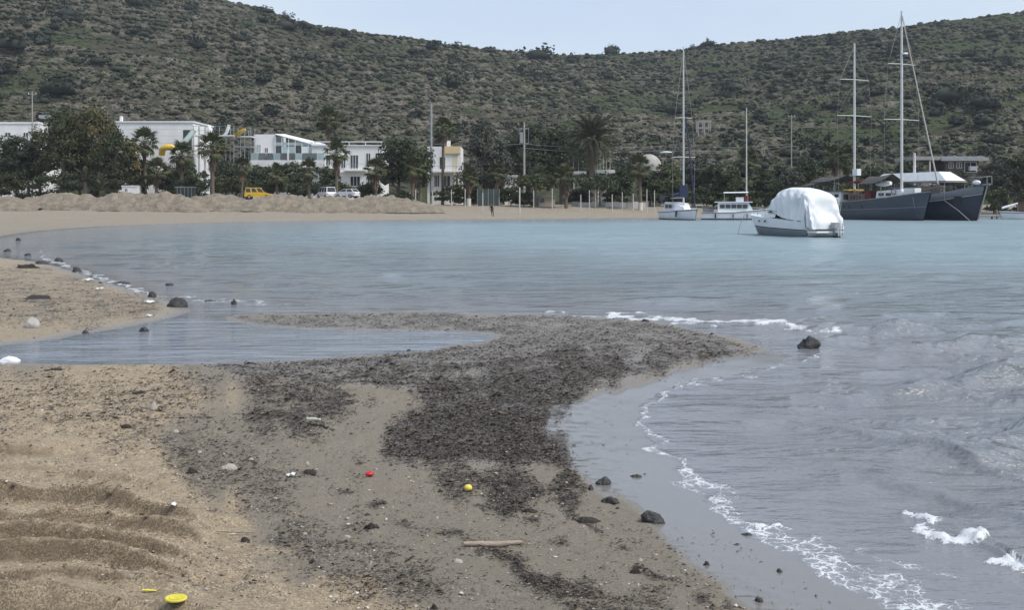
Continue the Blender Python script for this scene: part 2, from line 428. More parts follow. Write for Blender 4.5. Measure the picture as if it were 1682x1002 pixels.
# shell and gravel specks
spk = N.math('GREATER_THAN', N.noise(P_, 34, 2, 0.5), 0.735)
c = N.mix(N.math('MULTIPLY', spk, N.math('SUBTRACT', 1.0, a_wet, clamp=True)), c, (0.55, 0.5, 0.44))
N.put(c, bs.inputs['Base Color'])
rough = N.mix(a_wet, (0.95, 0.95, 0.95), (0.07, 0.07, 0.07))
rough = N.mix(N.math('MULTIPLY', fm, 0.8), rough, (0.75, 0.75, 0.75))
N.put(rough, bs.inputs['Roughness'])
hgt = N.math('ADD', N.math('MULTIPLY', n1, 0.35), N.math('ADD', N.math('MULTIPLY', g1, 0.25), N.math('MULTIPLY', f1, 0.8)))
bmp = N.new('ShaderNodeBump'); bmp.inputs['Distance'].default_value = 0.03
N.put(N.math('MULTIPLY', N.math('SUBTRACT', 1.05, N.math('MULTIPLY', a_wet, N.math('SUBTRACT', 1.0, fm)), clamp=True), 0.9), bmp.inputs['Strength'])
N.put(hgt, bmp.inputs['Height']); N.put(bmp.outputs['Normal'], bs.inputs['Normal'])
GZw = GZ + 0.012 * sstep(0.2, 0.8, weed) * (fbm(GX * 14, GY * 14, 5, 3)) * (GY < 30)
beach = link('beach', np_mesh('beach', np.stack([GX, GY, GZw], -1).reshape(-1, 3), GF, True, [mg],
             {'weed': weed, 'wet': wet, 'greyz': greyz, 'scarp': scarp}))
tag(beach, kind='structure')

# ---------------------------------------------------------------- the sea
FOAM = [  # polyline in photo pixels, half width in px, strength
    ([(1580, 1050), (1490, 1000), (1420, 962), (1340, 922)], 38, 0.58),
    ([(1340, 922), (1258, 882), (1186, 830), (1124, 776)], 21, 0.60),
    ([(1120, 776), (1098, 742), (1066, 716), (1050, 692), (1064, 660)], 10, 0.66),
    ([(1064, 660), (1110, 637), (1180, 622), (1215, 616)], 4.5, 0.55),
    ([(1000, 519), (1080, 523), (1180, 529), (1290, 537), (1385, 545)], 6, 1.0),
    ([(1385, 545), (1530, 548)], 3.0, 0.6),
    ([(66, 412), (72, 424), (100, 434), (170, 459), (262, 487), (320, 491), (440, 500)], 4.5, 0.66),
    ([(900, 514), (1000, 519)], 2.5, 0.7), ([(440, 498), (540, 502)], 2, 0.45), ([(1325, 595), (1345, 580)], 3, 0.7),
    ([(1430, 547), (1545, 549)], 3, 0.6), ([(1250, 873), (1310, 878)], 5, 0.9),
    ([(1120, 640), (1240, 612), (1290, 602)], 8, 0.45),
    ([(1490, 832), (1512, 842), (1536, 852)], 9, .98), ([(1520, 862), (1545, 876), (1580, 886), (1612, 882)], 11, 1.02), ([(1638, 922), (1665, 932), (1730, 962)], 10, 1.0), ([(1400, 905), (1480, 930), (1560, 965)], 14, 0.42),
]
BREAK = [([(1425, 800), (1490, 838), (1530, 862), (1580, 886), (1625, 896), (1660, 925), (1720, 955), (1800, 1000)], 0.135), ([(1300, 690), (1400, 712), (1500, 740), (1600, 765), (1700, 790), (1800, 815)], 0.075), ([(1330, 775), (1420, 790), (1540, 815), (1640, 850), (1780, 890)], 0.06)]
ws = []
py = 1500.0
while py > 1040: ws.append(4500 / (py - YH)); py -= 8
while py > 400: ws.append(4500 / (py - YH)); py -= 2.0
y = ws[-1]
while y < 178: y *= 1.012; ws.append(y)
ws = np.array(ws)
wu = np.linspace(-0.60, 0.78, 640)
SY, SU = np.meshgrid(ws, wu, indexing='ij'); SX = SU * SY
SDN = sdpoly(SX, SY, NEAR); SDF = sdpoly(SX, SY, FAR)
sd = np.maximum(SDN, SDF)
sea_d = np.maximum(-sd, 0)
SPX, SPY = px_of(SX, SY, 0)
amp = sstep(0.0, 4.0, sea_d) * (1 - 0.85 * sstep(14, 30, SX * -1 + 0 * SY)) 
lag = sstep(-9.0, -4.0, SX - 0.25 * (SY - 20)) * 0 + np.where((SY < 24.5) & (SPX < 830), 0.10, 1.0)
amp = amp * lag
warp = (fbm(SX * 0.35, SY * 0.35, 200, 3) - 0.5) * 5
def wave(kx, ky, ph, sharp=1.6):
    s = 0.5 + 0.5 * np.sin(kx * SX + ky * SY + ph + warp)
    return s ** sharp
wz = 0.075 * wave(-1.3, 2.3, 0.0, 2.2) + 0.05 * wave(0.7, 3.3, 1.1, 2.0) + 0.022 * wave(-2.6, 3.9, 2.0) + 0.045 * fbm(SX * 1.1, SY * 2.6, 210, 4) + 0.03 * fbm(SX * 3.2, SY * 7.0, 220, 3)
wz = (wz + 0.035 * wave(2.2, 3.1, .6, 2.4) + 0.03 * wave(-3.3, 4.6, 3.6, 2.2) - 0.12) * 2.7 * amp * np.clip(SY / 14, 0.6, 1.2) * (1 - sstep(15, 26, SY))
swl = np.zeros_like(SX)
for kx, ky, ph, a_ in ((-.25, 1.75, 0., .055), (.35, 1.55, 2.1, .05), (-.7, 2.0, 4.0, .04), (.9, 1.9, 5.2, .035), (1.5, 1.2, 3.3, .03)):
    w_ = .5 + .5 * np.sin(kx * SX + ky * SY + ph + 5 * (fbm(SX * .14 + ph, SY * .14, 270, 3) - .5) * 2)
    swl += a_ * w_ ** 2.2 * sstep(.25, .7, fbm(SX * .22 + ph * 3, SY * .12, 280, 3))
wz = wz + (swl - .06) * amp * sstep(11, 20, SY) * (1 - .75 * sstep(60, 110, SY)) * 1.3
for ln, a in BREAK:
    w = [flat(p[0], p[1]) for p in ln]
    lx = np.array([p[0] for p in w]); ly = np.array([p[1] for p in w])
    o = np.argsort(lx); yl = np.interp(SX, lx[o], ly[o])
    t = SY - yl
    fade = sstep(lx.min(), lx.min() + 0.9, SX)
    wz = wz + a * fade * sstep(-0.17, 0.13, t) * np.exp(-np.maximum(t - 0.10, 0) / 0.45) * (0.7 + 0.6 * fbm(SX * 2, SY * 0, 230, 2))
wz = np.maximum(wz, -0.05)
wz = np.where(sd > 0, np.minimum(wz, 0.0), wz)
foam = np.zeros_like(SX)
nzx = (fbm(SX * 2.2, SY * 2.2, 240, 4) - 0.5); nzy = (fbm(SX * 2.2, SY * 2.2, 245, 4) - 0.5)
sc_ = np.clip(12 / SY, 0.12, 1.3)
for ln, hw, s in FOAM:
    d_, p_ = dline(SPX + nzx * 60 * sc_, SPY + nzy * 42 * sc_, ln)
    foam = np.maximum(foam, s * (1 - sstep(0.25 * hw, 1.25 * hw, d_)))
foam = np.clip(foam + (foam > 0.02) * (fbm(SX * 7, SY * 7, 250, 3) - 0.5) * 0.7, 0, 1.2)
wz = wz + (0.03 + .05 * sstep(.8, 1.1, foam) * (SY < 12)) * foam * (fbm(SX * 12, SY * 9, 260, 3)) * np.clip(SY / 12, 0.6, 1)
lagoon = ((SY < 27) & (SPX < 840) & (SPY > 518)).astype(float)
WF = grid_faces(len(ws), len(wu))
keep = (sd.reshape(-1)[WF] < 0.9).any(1)
mw = bpy.data.materials.new('sea_water'); mw.use_nodes = True
N = NT(mw); bs = mw.node_tree.nodes['Principled BSDF']
geo = N.new('ShaderNodeNewGeometry'); P_ = geo.outputs['Position']
a_d, a_foam, a_lag = N.attr('offshore'), N.attr('foam'), N.attr('lagoon')
sh = N.range(a_d, 0.0, 8.0); dp = N.range(a_d, 4.0, 34.0)
patch = N.noise(N.mapping(P_, (0.10, 0.30, 1)), 1.0, 6, 0.7)
c = N.mix(sh, (0.19, 0.195, 0.205), (0.20, 0.232, 0.248))
c = N.mix(dp, c, N.mix(N.range(patch, 0.35, 0.65), (0.20, 0.275, 0.30), (0.25, 0.33, 0.355)))
c = N.mix(N.math('MULTIPLY', a_lag, 0.9), c, (0.20, 0.225, 0.255))
fv = N.mapping(P_, (1, 1.0, 1))
wv_ = N.new('ShaderNodeTexNoise'); wv_.inputs['Scale'].default_value = 6; wv_.inputs['Detail'].default_value = 4; mw.node_tree.links.new(P_, wv_.inputs['Vector'])
vm = N.new('ShaderNodeVectorMath', operation='MULTIPLY_ADD'); mw.node_tree.links.new(wv_.outputs['Color'], vm.inputs[0]); vm.inputs[1].default_value = (.25, .25, .25); mw.node_tree.links.new(P_, vm.inputs[2]); fv = vm.outputs[0]
cell = N.voro(fv, 9.5, 'DISTANCE_TO_EDGE'); cell2 = N.voro(fv, 27, 'DISTANCE_TO_EDGE')
lace = N.math('ADD', N.range(cell, 0.02, 0.11, 1, 0), N.math('MULTIPLY', N.range(cell2, 0.02, 0.16, 1, 0), 0.7))
fn = N.noise(P_, 11, 5, 0.7)
fmk = N.math('MULTIPLY', a_foam, N.math('ADD', N.math('ADD', N.math('MULTIPLY', lace, 0.55), fn), N.math('MULTIPLY', N.range(a_foam, 0.7, 1.2), 0.35)))
fmk = N.math('MULTIPLY', N.range(fmk, 0.38, 0.84), 0.80)
c = N.mix(fmk, c, (0.72, 0.74, 0.75))
N.put(c, bs.inputs['Base Color'])
N.put(N.mix(fmk, N.mix(N.range(a_d, 0.5, 40), (0.08, 0.08, 0.08), (0.30, 0.30, 0.30)), (0.8, 0.8, 0.8)), bs.inputs['Roughness'])
bs.inputs['IOR'].default_value = 1.333
r1 = N.noise(N.mapping(P_, (1.0, 2.6, 1), (0, 0, -0.2)), 1.1, 4, 0.6)
r2 = N.noise(N.mapping(P_, (1.0, 2.2, 1), (0, 0, 0.25)), 5.0, 4, 0.6)
r3 = N.noise(N.mapping(P_, (1.0, 2.4, 1), (0, 0, -0.1)), 0.28, 3, 0.6)
hh = N.math('ADD', N.math('ADD', N.math('MULTIPLY', r1, 0.26), N.math('MULTIPLY', r2, 0.05)), N.math('MULTIPLY', r3, 0.55))
hh = N.math('ADD', hh, N.math('MULTIPLY', fmk, 0.03))
bmp = N.new('ShaderNodeBump'); bmp.inputs['Distance'].default_value = 1.0
N.put(N.math('MULTIPLY', N.range(a_d, 0.0, 3.5, 0.12, 1.0), N.math('SUBTRACT', 1.0, N.math('MULTIPLY', a_lag, 0.30))), bmp.inputs['Strength'])
N.put(hh, bmp.inputs['Height']); N.put(bmp.outputs['Normal'], bs.inputs['Normal'])
sea = link('sea', np_mesh('sea', np.stack([SX, SY, wz], -1).reshape(-1, 3), WF[keep], True, [mw], {'offshore': sea_d, 'foam': foam, 'lagoon': lagoon}))
tag(sea, kind='structure')

# ---------------------------------------------------------------- the hill
SKY = [(-800, -60), (-300, -90), (0, -75), (150, -60), (260, -35), (374, 2), (433, 14), (458, 25), (499, 38), (541, 46), (603, 54), (650, 60), (700, 66), (760, 77), (840, 85), (900, 90),
       (1000, 89), (1060, 87), (1125, 82), (1200, 72), (1300, 63), (1390, 53), (1435, 48), (1480, 45), (1510, 39), (1554, 34), (1600, 29), (1640, 22), (1690, 20), (1800, 14), (2000, 0), (2500, -10)]
sk_u = np.array([(a - CX) / F for a, b in SKY]); sk_s = np.array([(YH - b) / F for a, b in SKY])
HY0 = 214.0
def ridge_y(u): return 590 + 60 * np.sin(u * 5.0 + 1.0) + 30 * np.sin(u * 13)
def hill(X, Y, detail=True):
    X = np.asarray(X, float); Y = np.asarray(Y, float)
    u = X / Y
    Yr = ridge_y(u); slope = np.interp(u, sk_u, sk_s)
    Zr = H + slope * Yr
    t = (Y - HY0) / (Yr - HY0)
    z = np.where(t < 1, 1.2 + (Zr - 1.2) * (0.82 * np.clip(t, 0, 1) + 0.18 * np.clip(t, 0, 1) ** 2), Zr - (Y - Yr) * 0.35 * np.clip((Y - Yr) / 40, 0, 1))
    tin = np.clip(t, 0, 1)
    z = z + (fbm(X * 0.012, Y * 0.012, 300, 3) - 0.5) * 14 * tin * (1 - tin) * 2
    if detail:
        S = 3.6
        ph = z / S + (fbm(X * 0.010, Y * 0.010, 310, 3) - 0.5) * 3.0
        fr = ph - np.floor(ph)
        ter = sstep(0.0, 0.16, fr) * 0.75 + 0.25 * fr
        mask = sstep(0.30, 0.46, fbm(X * 0.02, Y * 0.03, 320, 3)) * sstep(0.03, 0.12, t) * (1 - sstep(0.96, 1.0, t))
        z = z + S * (ter - fr) * 0.95 * mask
        z = z + (fbm(X * 0.25, Y * 0.25, 330, 3) - 0.5) * 1.0 * sstep(0.0, 0.08, t)
        rz = sstep(0.0, 0.05, fr) * (1 - sstep(0.16, 0.24, fr)) * mask
        return z, rz
    return z
hy = []
y = 206.0
while y < 700: hy.append(y); y += 1.0 if y < 280 else 1.35
while y < 1000: hy.append(y); y += 12
hy = np.array(hy); hu = np.linspace(-0.80, 0.80, 620)
HYg, HUg = np.meshgrid(hy, hu, indexing='ij'); HXg = HUg * HYg
HZ, HR = hill(HXg, HYg)
HZ = np.maximum(HZ, -2.5)
HZ = np.where(HYg < 214, HZ - (214 - HYg) * 0.6 - 0.3, HZ)
mh = bpy.data.materials.new('hill_ground'); mh.use_nodes = True
N = NT(mh); bs = mh.node_tree.nodes['Principled BSDF']; bs.inputs['Roughness'].default_value = 0.95; bs.inputs['Specular IOR Level'].default_value = 0.1
geo = N.new('ShaderNodeNewGeometry'); P_ = geo.outputs['Position']
q = N.mapping(P_, (1, 0.5, 1.6))
b1 = N.noise(q, 0.35, 6, 0.75); b2 = N.noise(q, 0.035, 4, 0.6); b3 = N.noise(q, 1.1, 4, 0.7)
c = N.mix(N.range(b1, 0.38, 0.62), (0.038, 0.039, 0.026), (0.088, 0.080, 0.055))
grn = N.mix(N.range(b3, 0.35, 0.65), (0.028, 0.042, 0.016), (0.075, 0.10, 0.036))
sepx = N.new('ShaderNodeSeparateXYZ'); mh.node_tree.links.new(P_, sepx.inputs[0])
side = N.range(sepx.outputs[0], -160, 160, -0.05, 0.13, smooth=False)
gm = N.range(N.math('ADD', b2, side), 0.42, 0.60)
c = N.mix(N.math('MULTIPLY', gm, N.range(b1, 0.3, 0.55)), c, grn)
rc = N.mix(N.range(N.noise(q, 1.6, 4, 0.8), 0.35, 0.65), (0.07, 0.062, 0.05), (0.27, 0.24, 0.20))
c = N.mix(N.math('MULTIPLY', N.attr('riser'), N.range(b1, 0.40, 0.58)), c, rc)
N.put(c, bs.inputs['Base Color'])
bmp = N.new('ShaderNodeBump'); bmp.inputs['Strength'].default_value = 0.9; bmp.inputs['Distance'].default_value = 1.2
N.put(b3, bmp.inputs['Height']); N.put(bmp.outputs['Normal'], bs.inputs['Normal'])
hill_o = link('hill', np_mesh('hill', np.stack([HXg, HYg, HZ], -1).reshape(-1, 3), grid_faces(len(hy), len(hu)), True, [mh], {'riser': HR}))
tag(hill_o, kind='structure')
def hz(x, y): return float(hill(np.array([x]), np.array([y]))[0][0])
def hill_at(px, py, y0=222.0):           # where the sight line through a photo pixel meets the hillside
    for y in np.arange(y0, 760, 1.0):
        p = at(px, py, y)
        if hz(p.x, y) > p.z: return Vector((p.x, y, hz(p.x, y)))
    return at(px, py, 600)
# ---------------------------------------------------------------- vegetation
def ico(sub=1):
    bm = bmesh.new(); bmesh.ops.create_icosphere(bm, subdivisions=sub, radius=1.0)
    V = np.array([v.co[:] for v in bm.verts]); Fc = np.array([[v.index for v in f.verts] for f in bm.faces]); bm.free()
    return V, Fc
ICO1, ICO2, ICO3 = ico(1), ico(2), ico(3)

def foliage(name, a, b, scale=0.7, extra=None):
    m = bpy.data.materials.new(name); m.use_nodes = True
    N = NT(m); s = m.node_tree.nodes['Principled BSDF']
    s.inputs['Roughness'].default_value = 0.75; s.inputs['Specular IOR Level'].default_value = 0.2
    tc = N.new('ShaderNodeTexCoord'); oi = N.new('ShaderNodeObjectInfo')
    n = N.noise(tc.outputs['Object'], scale, 3, 0.6); n2 = N.noise(tc.outputs['Object'], scale * 9, 2)
    f = N.math('ADD', N.math('MULTIPLY', n, 0.65), N.math('MULTIPLY', n2, 0.35))
    c = N.mix(N.range(f, 0.36, 0.64), a, b)
    if extra: c = N.mix(N.range(N.noise(tc.outputs['Object'], scale * 0.5, 2), 0.52, 0.68, 0, 0.8), c, extra)
    hs = N.new('ShaderNodeHueSaturation'); N.put(c, hs.inputs['Color'])
    N.put(N.range(oi.outputs['Random'], 0, 1, 0.75, 1.3, smooth=False), hs.inputs['Value'])
    N.put(hs.outputs[0], s.inputs['Base Color'])
    return m
FO_DARK = foliage('foliage_dark', (0.028, 0.040, 0.023), (0.078, 0.094, 0.048))
FO_MID = foliage('foliage_mid', (0.030, 0.040, 0.020), (0.085, 0.098, 0.045), extra=(0.11, 0.105, 0.05))
FO_GREY = foliage('foliage_grey', (0.040, 0.046, 0.036), (0.095, 0.100, 0.075))
FO_YEL = foliage('foliage_yellowish', (0.045, 0.050, 0.022), (0.115, 0.110, 0.045), extra=(0.14, 0.10, 0.045))
FO_BUSH = foliage('shrub_leaves', (0.013, 0.020, 0.015), (0.040, 0.048, 0.030), 0.9)
FO_SCRUB = foliage('scrub_leaves', (0.026, 0.032, 0.020), (0.070, 0.074, 0.045), 0.08)
FO_PALM = foliage('palm_leaves', (0.032, 0.045, 0.020), (0.095, 0.105, 0.045), 1.2)
FO_DATE = foliage('date_palm_leaves', (0.040, 0.048, 0.028), (0.105, 0.110, 0.065), 1.2)
DEADF = mat('dead_fronds', (0.10, 0.068, 0.045), 0.9, (0.21, 0.145, 0.10), 5)
BARK = mat('bark', (0.11, 0.09, 0.07), 0.9, (0.19, 0.165, 0.135), 4, 0.5, 14, stretch=(1, 1, 0.3))
BARKP = mat('palm_bark', (0.10, 0.075, 0.055), 0.95, (0.17, 0.135, 0.10), 5, 0.6, 9, stretch=(0.4, 0.4, 3))
LIME = mat('white_limewash', (0.62, 0.60, 0.56), 0.9, (0.5, 0.48, 0.44), 4)

def leaf_cloud(rng, centres, radii, n, size, flat_=0.75):
    """small leaf faces spread through the shells of a set of lobes"""
    w = radii.prod(1) ** 0.66; pick = rng.choice(len(centres), n, p=w / w.sum())
    d = rng.normal(size=(n, 3)); d /= np.linalg.norm(d, axis=1)[:, None]
    d[:, 2] = np.where(d[:, 2] < -0.35, -d[:, 2] * 0.5, d[:, 2])
    r = rng.uniform(0.35, 1.12, n) ** 0.6
    P = centres[pick] + d * radii[pick] * r[:, None]
    a = rng.normal(size=(n, 3)); a /= np.linalg.norm(a, axis=1)[:, None]
    nrm = d * 0.8 + rng.normal(size=(n, 3)) * 0.6; nrm /= np.linalg.norm(nrm, axis=1)[:, None]
    t = np.cross(nrm, a); t /= np.linalg.norm(t, axis=1)[:, None] + 1e-9; b = np.cross(nrm, t)
    s = size * rng.uniform(0.6, 1.4, n)[:, None]
    V = np.stack([P - t * s, P + b * s * 0.55, P + t * s, P - b * s * 0.55], 1).reshape(-1, 3)
    return V, np.arange(n * 4).reshape(-1, 4)

def crown_mesh(rng, w, h, d, n, size, m, lobes=11, shape='round', core=True):
    cs = []; rs = []
    for i in range(lobes):
        t = (i + 0.5) / lobes
        if shape == 'cone':
            z = h * (0.08 + 0.80 * t); k = (1 - 0.72 * t); a = rng.uniform(0, 6.28); q = 0.28 * k
            cs.append((math.cos(a) * w * q * 0.8, math.sin(a) * d * q * 0.8, z)); rs.append((w * 0.36 * k + 0.25, d * 0.36 * k + 0.25, h * 0.17))
        elif shape == 'umbrella':
            a = i * 2.4; q = math.sqrt(t) * 0.36
            cs.append((math.cos(a) * w * q, math.sin(a) * d * q, h * (0.58 + 0.18 * rng.random() - q * 0.5))); rs.append((w * 0.19, d * 0.19, h * rng.uniform(0.22, 0.34)))
        else:
            a = i * 2.4 + rng.uniform(-.3, .3); z = h * (0.16 + 0.68 * t); k = math.sin(math.pi * min(0.95, 0.22 + 0.66 * t)) ** 0.8; q = rng.uniform(0.15, 0.33) * k
            cs.append((math.cos(a) * w * q, math.sin(a) * d * q, z)); rs.append((w * rng.uniform(0.17, 0.27) * (0.6 + 0.4 * k), d * rng.uniform(0.17, 0.27), h * rng.uniform(0.13, 0.20)))
    cs = np.array(cs); rs = np.array(rs)
    V, Fq = leaf_cloud(rng, cs, rs, n, size)
    if core:                              # inner leaf mass, ragged, so that the crown is not hollow
        Vs = [V]; Fs = [Fq]; o = len(V)
        for c_, r_ in zip(cs, rs):
            v, f = ICO1
            q = c_ + v * r_ * rng.uniform(0.25, 0.62, (len(v), 1))
            f4 = np.concatenate([f, f[:, 2:3]], 1)
            k = len(q); Vs.append(q)
            # split each triangle into a quad-like fan with a centre point
            Vs.append((q[f[:, 0]] + q[f[:, 2]]) / 2)
            mid = np.arange(len(f)) + k
            Fs.append(np.stack([f[:, 0], f[:, 1], f[:, 2], mid], 1) + o)
            o += k + len(f)
        V = np.concatenate(Vs); Fq = np.concatenate(Fs)
    return np_mesh('crown', V, Fq, False, [m])

def broad_tree(name, label, px, top, base, wpx, Y, m, seed, shape='round', cat='tree', trunk_px=None, n=1500, size=0.24, group=None, clear=0.22, lobes=11):
    rng = np.random.default_rng(seed); k = mpp(Y)
    p = at(px, base, Y); g = gz(p.x, Y) if Y < 214 else max(hz(p.x, Y), gz(p.x, Y))
    z0 = min(p.z, g + 0.0) if abs(p.z - g) > 0.3 else g
    z0 = g
    ht = H + (YH - top) * k - z0
    t = thing(name, label, cat, (p.x, Y, z0), rng.uniform(0, 6.28) if shape != 'umbrella' else 0, group)
    w = wpx * k * 1.3; zc = ht * clear
    link('crown', crown_mesh(rng, w, ht - zc, w * 0.85, n, size, m, lobes, shape), t, (0, 0, zc))
    mb = MB(); r = max(0.09, 0.022 * ht + 0.02)
    lean = rng.uniform(-0.25, 0.25, 2)
    mb.tube([(0, 0, -0.4), (lean[0] * .3, lean[1] * .3, zc * 0.6), (lean[0], lean[1], zc + (ht - zc) * 0.3), (lean[0] * 1.3, lean[1] * 1.3, zc + (ht - zc) * 0.62)], [r * 1.3, r, r * 0.75, r * 0.35], 8)
    for i in range(5):
        a = i * 1.3 + seed; zz = zc * 0.9 + (ht - zc) * (0.05 + 0.10 * i)
        e = Vector((math.cos(a) * w * 0.26, math.sin(a) * w * 0.26, zz + (ht - zc) * 0.22))
        s0 = Vector((lean[0] * .6, lean[1] * .6, zz)); mb.tube([s0, s0.lerp(e, .5) + Vector((0, 0, .1)), e], [r * 0.5, r * 0.35, r * 0.15], 6)
    mb.build('trunk', BARK, t)
    return t

# --- fan palms
def fan_frond(seed, droop):
    rng = random.Random(seed); mb = MB(); Lp = 1.0
    pts = [(0, 0, 0), (0.5, 0, 0.08), (1.0, 0, 0.05 - 0.1 * droop)]
    mb.tube(pts, [0.03, 0.022, 0.018], 4, False)
    c = Vector(pts[-1])
    for k in range(13):
        a = math.radians(-105 + 210 * k / 12); ln = 0.85 * (1 - 0.28 * abs(k - 6) / 6) * rng.uniform(.9, 1.1)
        d = Vector((math.cos(a), math.sin(a), 0.0)); s_ = Vector((-d.y, d.x, 0)) * 0.075
        mid = c + d * ln * 0.6 + Vector((0, 0, 0.06 * math.cos(a) - 0.04)); tip = c + d * ln + Vector((0, 0, -0.16 - 0.22 * droop - rng.uniform(0, .1)))
        mb.add([c, mid - s_, tip, mid + s_], [(0, 1, 2, 3)])
    return mb.mesh('frond', FO_PALM)
FANS = [fan_frond(i, i * 0.5) for i in range(3)]
def date_frond(seed):
    rng = random.Random(seed); mb = MB(); pts = []
    for i in range(9):
        s = i / 8; pts.append(Vector((3.3 * s - 0.35 * s * s, 0, 0.75 * s - 1.55 * s * s)))
    mb.tube(pts, [0.035 - 0.003 * i for i in range(9)], 4, False)
    for i in range(30):
        s = 0.10 + 0.89 * i / 29; q = s * 8; j = min(7, int(q)); p = pts[j].lerp(pts[j + 1], q - j)
        ln = 0.62 * math.sin(math.pi * (0.18 + 0.72 * s)) + 0.08
        for sd_ in (-1, 1):
            d = Vector((0.62, sd_ * 0.78, 0.20 - rng.uniform(0, .35))).normalized(); w_ = Vector((0.045, 0, 0.02))
            mb.add([p - w_, p + d * ln * .5 - w_ * .6 + Vector((0, 0, .03)), p + d * ln + Vector((0, 0, -.05)), p + w_], [(0, 1, 2, 3)])
    return mb.mesh('frond', FO_DATE)
DATES = [date_frond(i) for i in range(3)]
def skirt_mesh(seed, top, length, rad):
    rng = np.random.default_rng(seed); V = []; Fc = []
    for i in range(150):
        a = rng.uniform(0, 6.28); z = top - rng.uniform(0, length * 0.75); ln = rng.uniform(0.5, 1.2); r0 = 0.16; r1 = rad * rng.uniform(0.6, 1.1) * (0.6 + 0.4 * (top - z < length * .5))
        d = np.array([math.cos(a), math.sin(a), 0]); s = np.array([-d[1], d[0], 0]) * rng.uniform(0.06, 0.16)
        p0 = d * r0 + [0, 0, z + 0.2]; p1 = d * r1 + [0, 0, z - ln * .45]; p2 = d * r1 * 0.9 + [0, 0, z - ln]
        V += [p0, p1 - s, p2, p1 + s]; Fc.append([4 * i, 4 * i + 1, 4 * i + 2, 4 * i + 3])
    return np_mesh('dead_fronds', np.array(V), np.array(Fc), False, [DEADF])
def fan_palm(label, px, top, base, Y, seed, skirt=0.4, scale=1.0, n=30, white=False, wide=1.2, z=None):
    scale = scale * 1.22
    rng = random.Random(seed); k = mpp(Y); p = at(px, base, Y)
    z0 = (gz(p.x, Y) if z is None else z)
    crown = H + (YH - top) * k - z0 - 1.15 * scale
    t = thing('fan_palm', label, 'palm tree', (p.x, Y, z0), rng.uniform(0, 6), 'fan palms along the beach')
    lx, ly = rng.uniform(-.25, .25), rng.uniform(-.25, .25); mb = MB()
    N_ = 9; mb.tube([(lx * i / N_, ly * i / N_, -0.3 + (crown + 0.4) * i / N_) for i in range(N_ + 1)], [0.25 * scale - 0.009 * i * scale + (0.02 if i % 2 else 0) for i in range(N_ + 1)], 10)
    mb.build('trunk', BARKP, t)
    if white: MB().tube([(0, 0, -.2), (lx * .12, ly * .12, 1.25)], [0.41, 0.37], 12).build('limewash_band', LIME, t)
    sl = crown * skirt
    if skirt > 0.05:
        s_ = link('dead_frond_skirt', skirt_mesh(seed, crown, sl, 0.85 * scale), t, (lx, ly, 0)); s_['kind'] = 'stuff'
    for i in range(n):
        el = math.radians(82 - 118 * (i / (n - 1)) + rng.uniform(-8, 8)); az = i * 2.3999
        link('frond', FANS[0 if el > .6 else (1 if el > 0 else 2)], t, (lx, ly, crown), (rng.uniform(-.3, .3), -el, az), scale * wide * rng.uniform(0.85, 1.1))
    return t
def date_palm(label, px, top, base, Y, seed, scale=1.0, n=46, trunk_r=0.38, z=None, name='date_palm', low=-35):
    rng = random.Random(seed); k = mpp(Y); p = at(px, base, Y); z0 = gz(p.x, Y) if z is None else z
    crown = max(0.3, H + (YH - top) * k - z0 - 2.6 * scale)
    t = thing(name, label, 'palm tree', (p.x, Y, z0), rng.uniform(0, 6))
    mb = MB(); N_ = 10; mb.tube([(0, 0, -0.3 + (crown + .4) * i / N_) for i in range(N_ + 1)], [trunk_r * (1.12 if i % 2 else 1.0) for i in range(N_ + 1)], 10); mb.build('trunk', BARKP, t)
    for i in range(n):
        el = math.radians(78 - (78 - low) * (i / (n - 1)) ** 0.9 + rng.uniform(-7, 7)); az = i * 2.3999
        link('frond', DATES[i % 3], t, (0, 0, crown), (rng.uniform(-.35, .35), -el, az), scale * rng.uniform(0.85, 1.08))
    return t

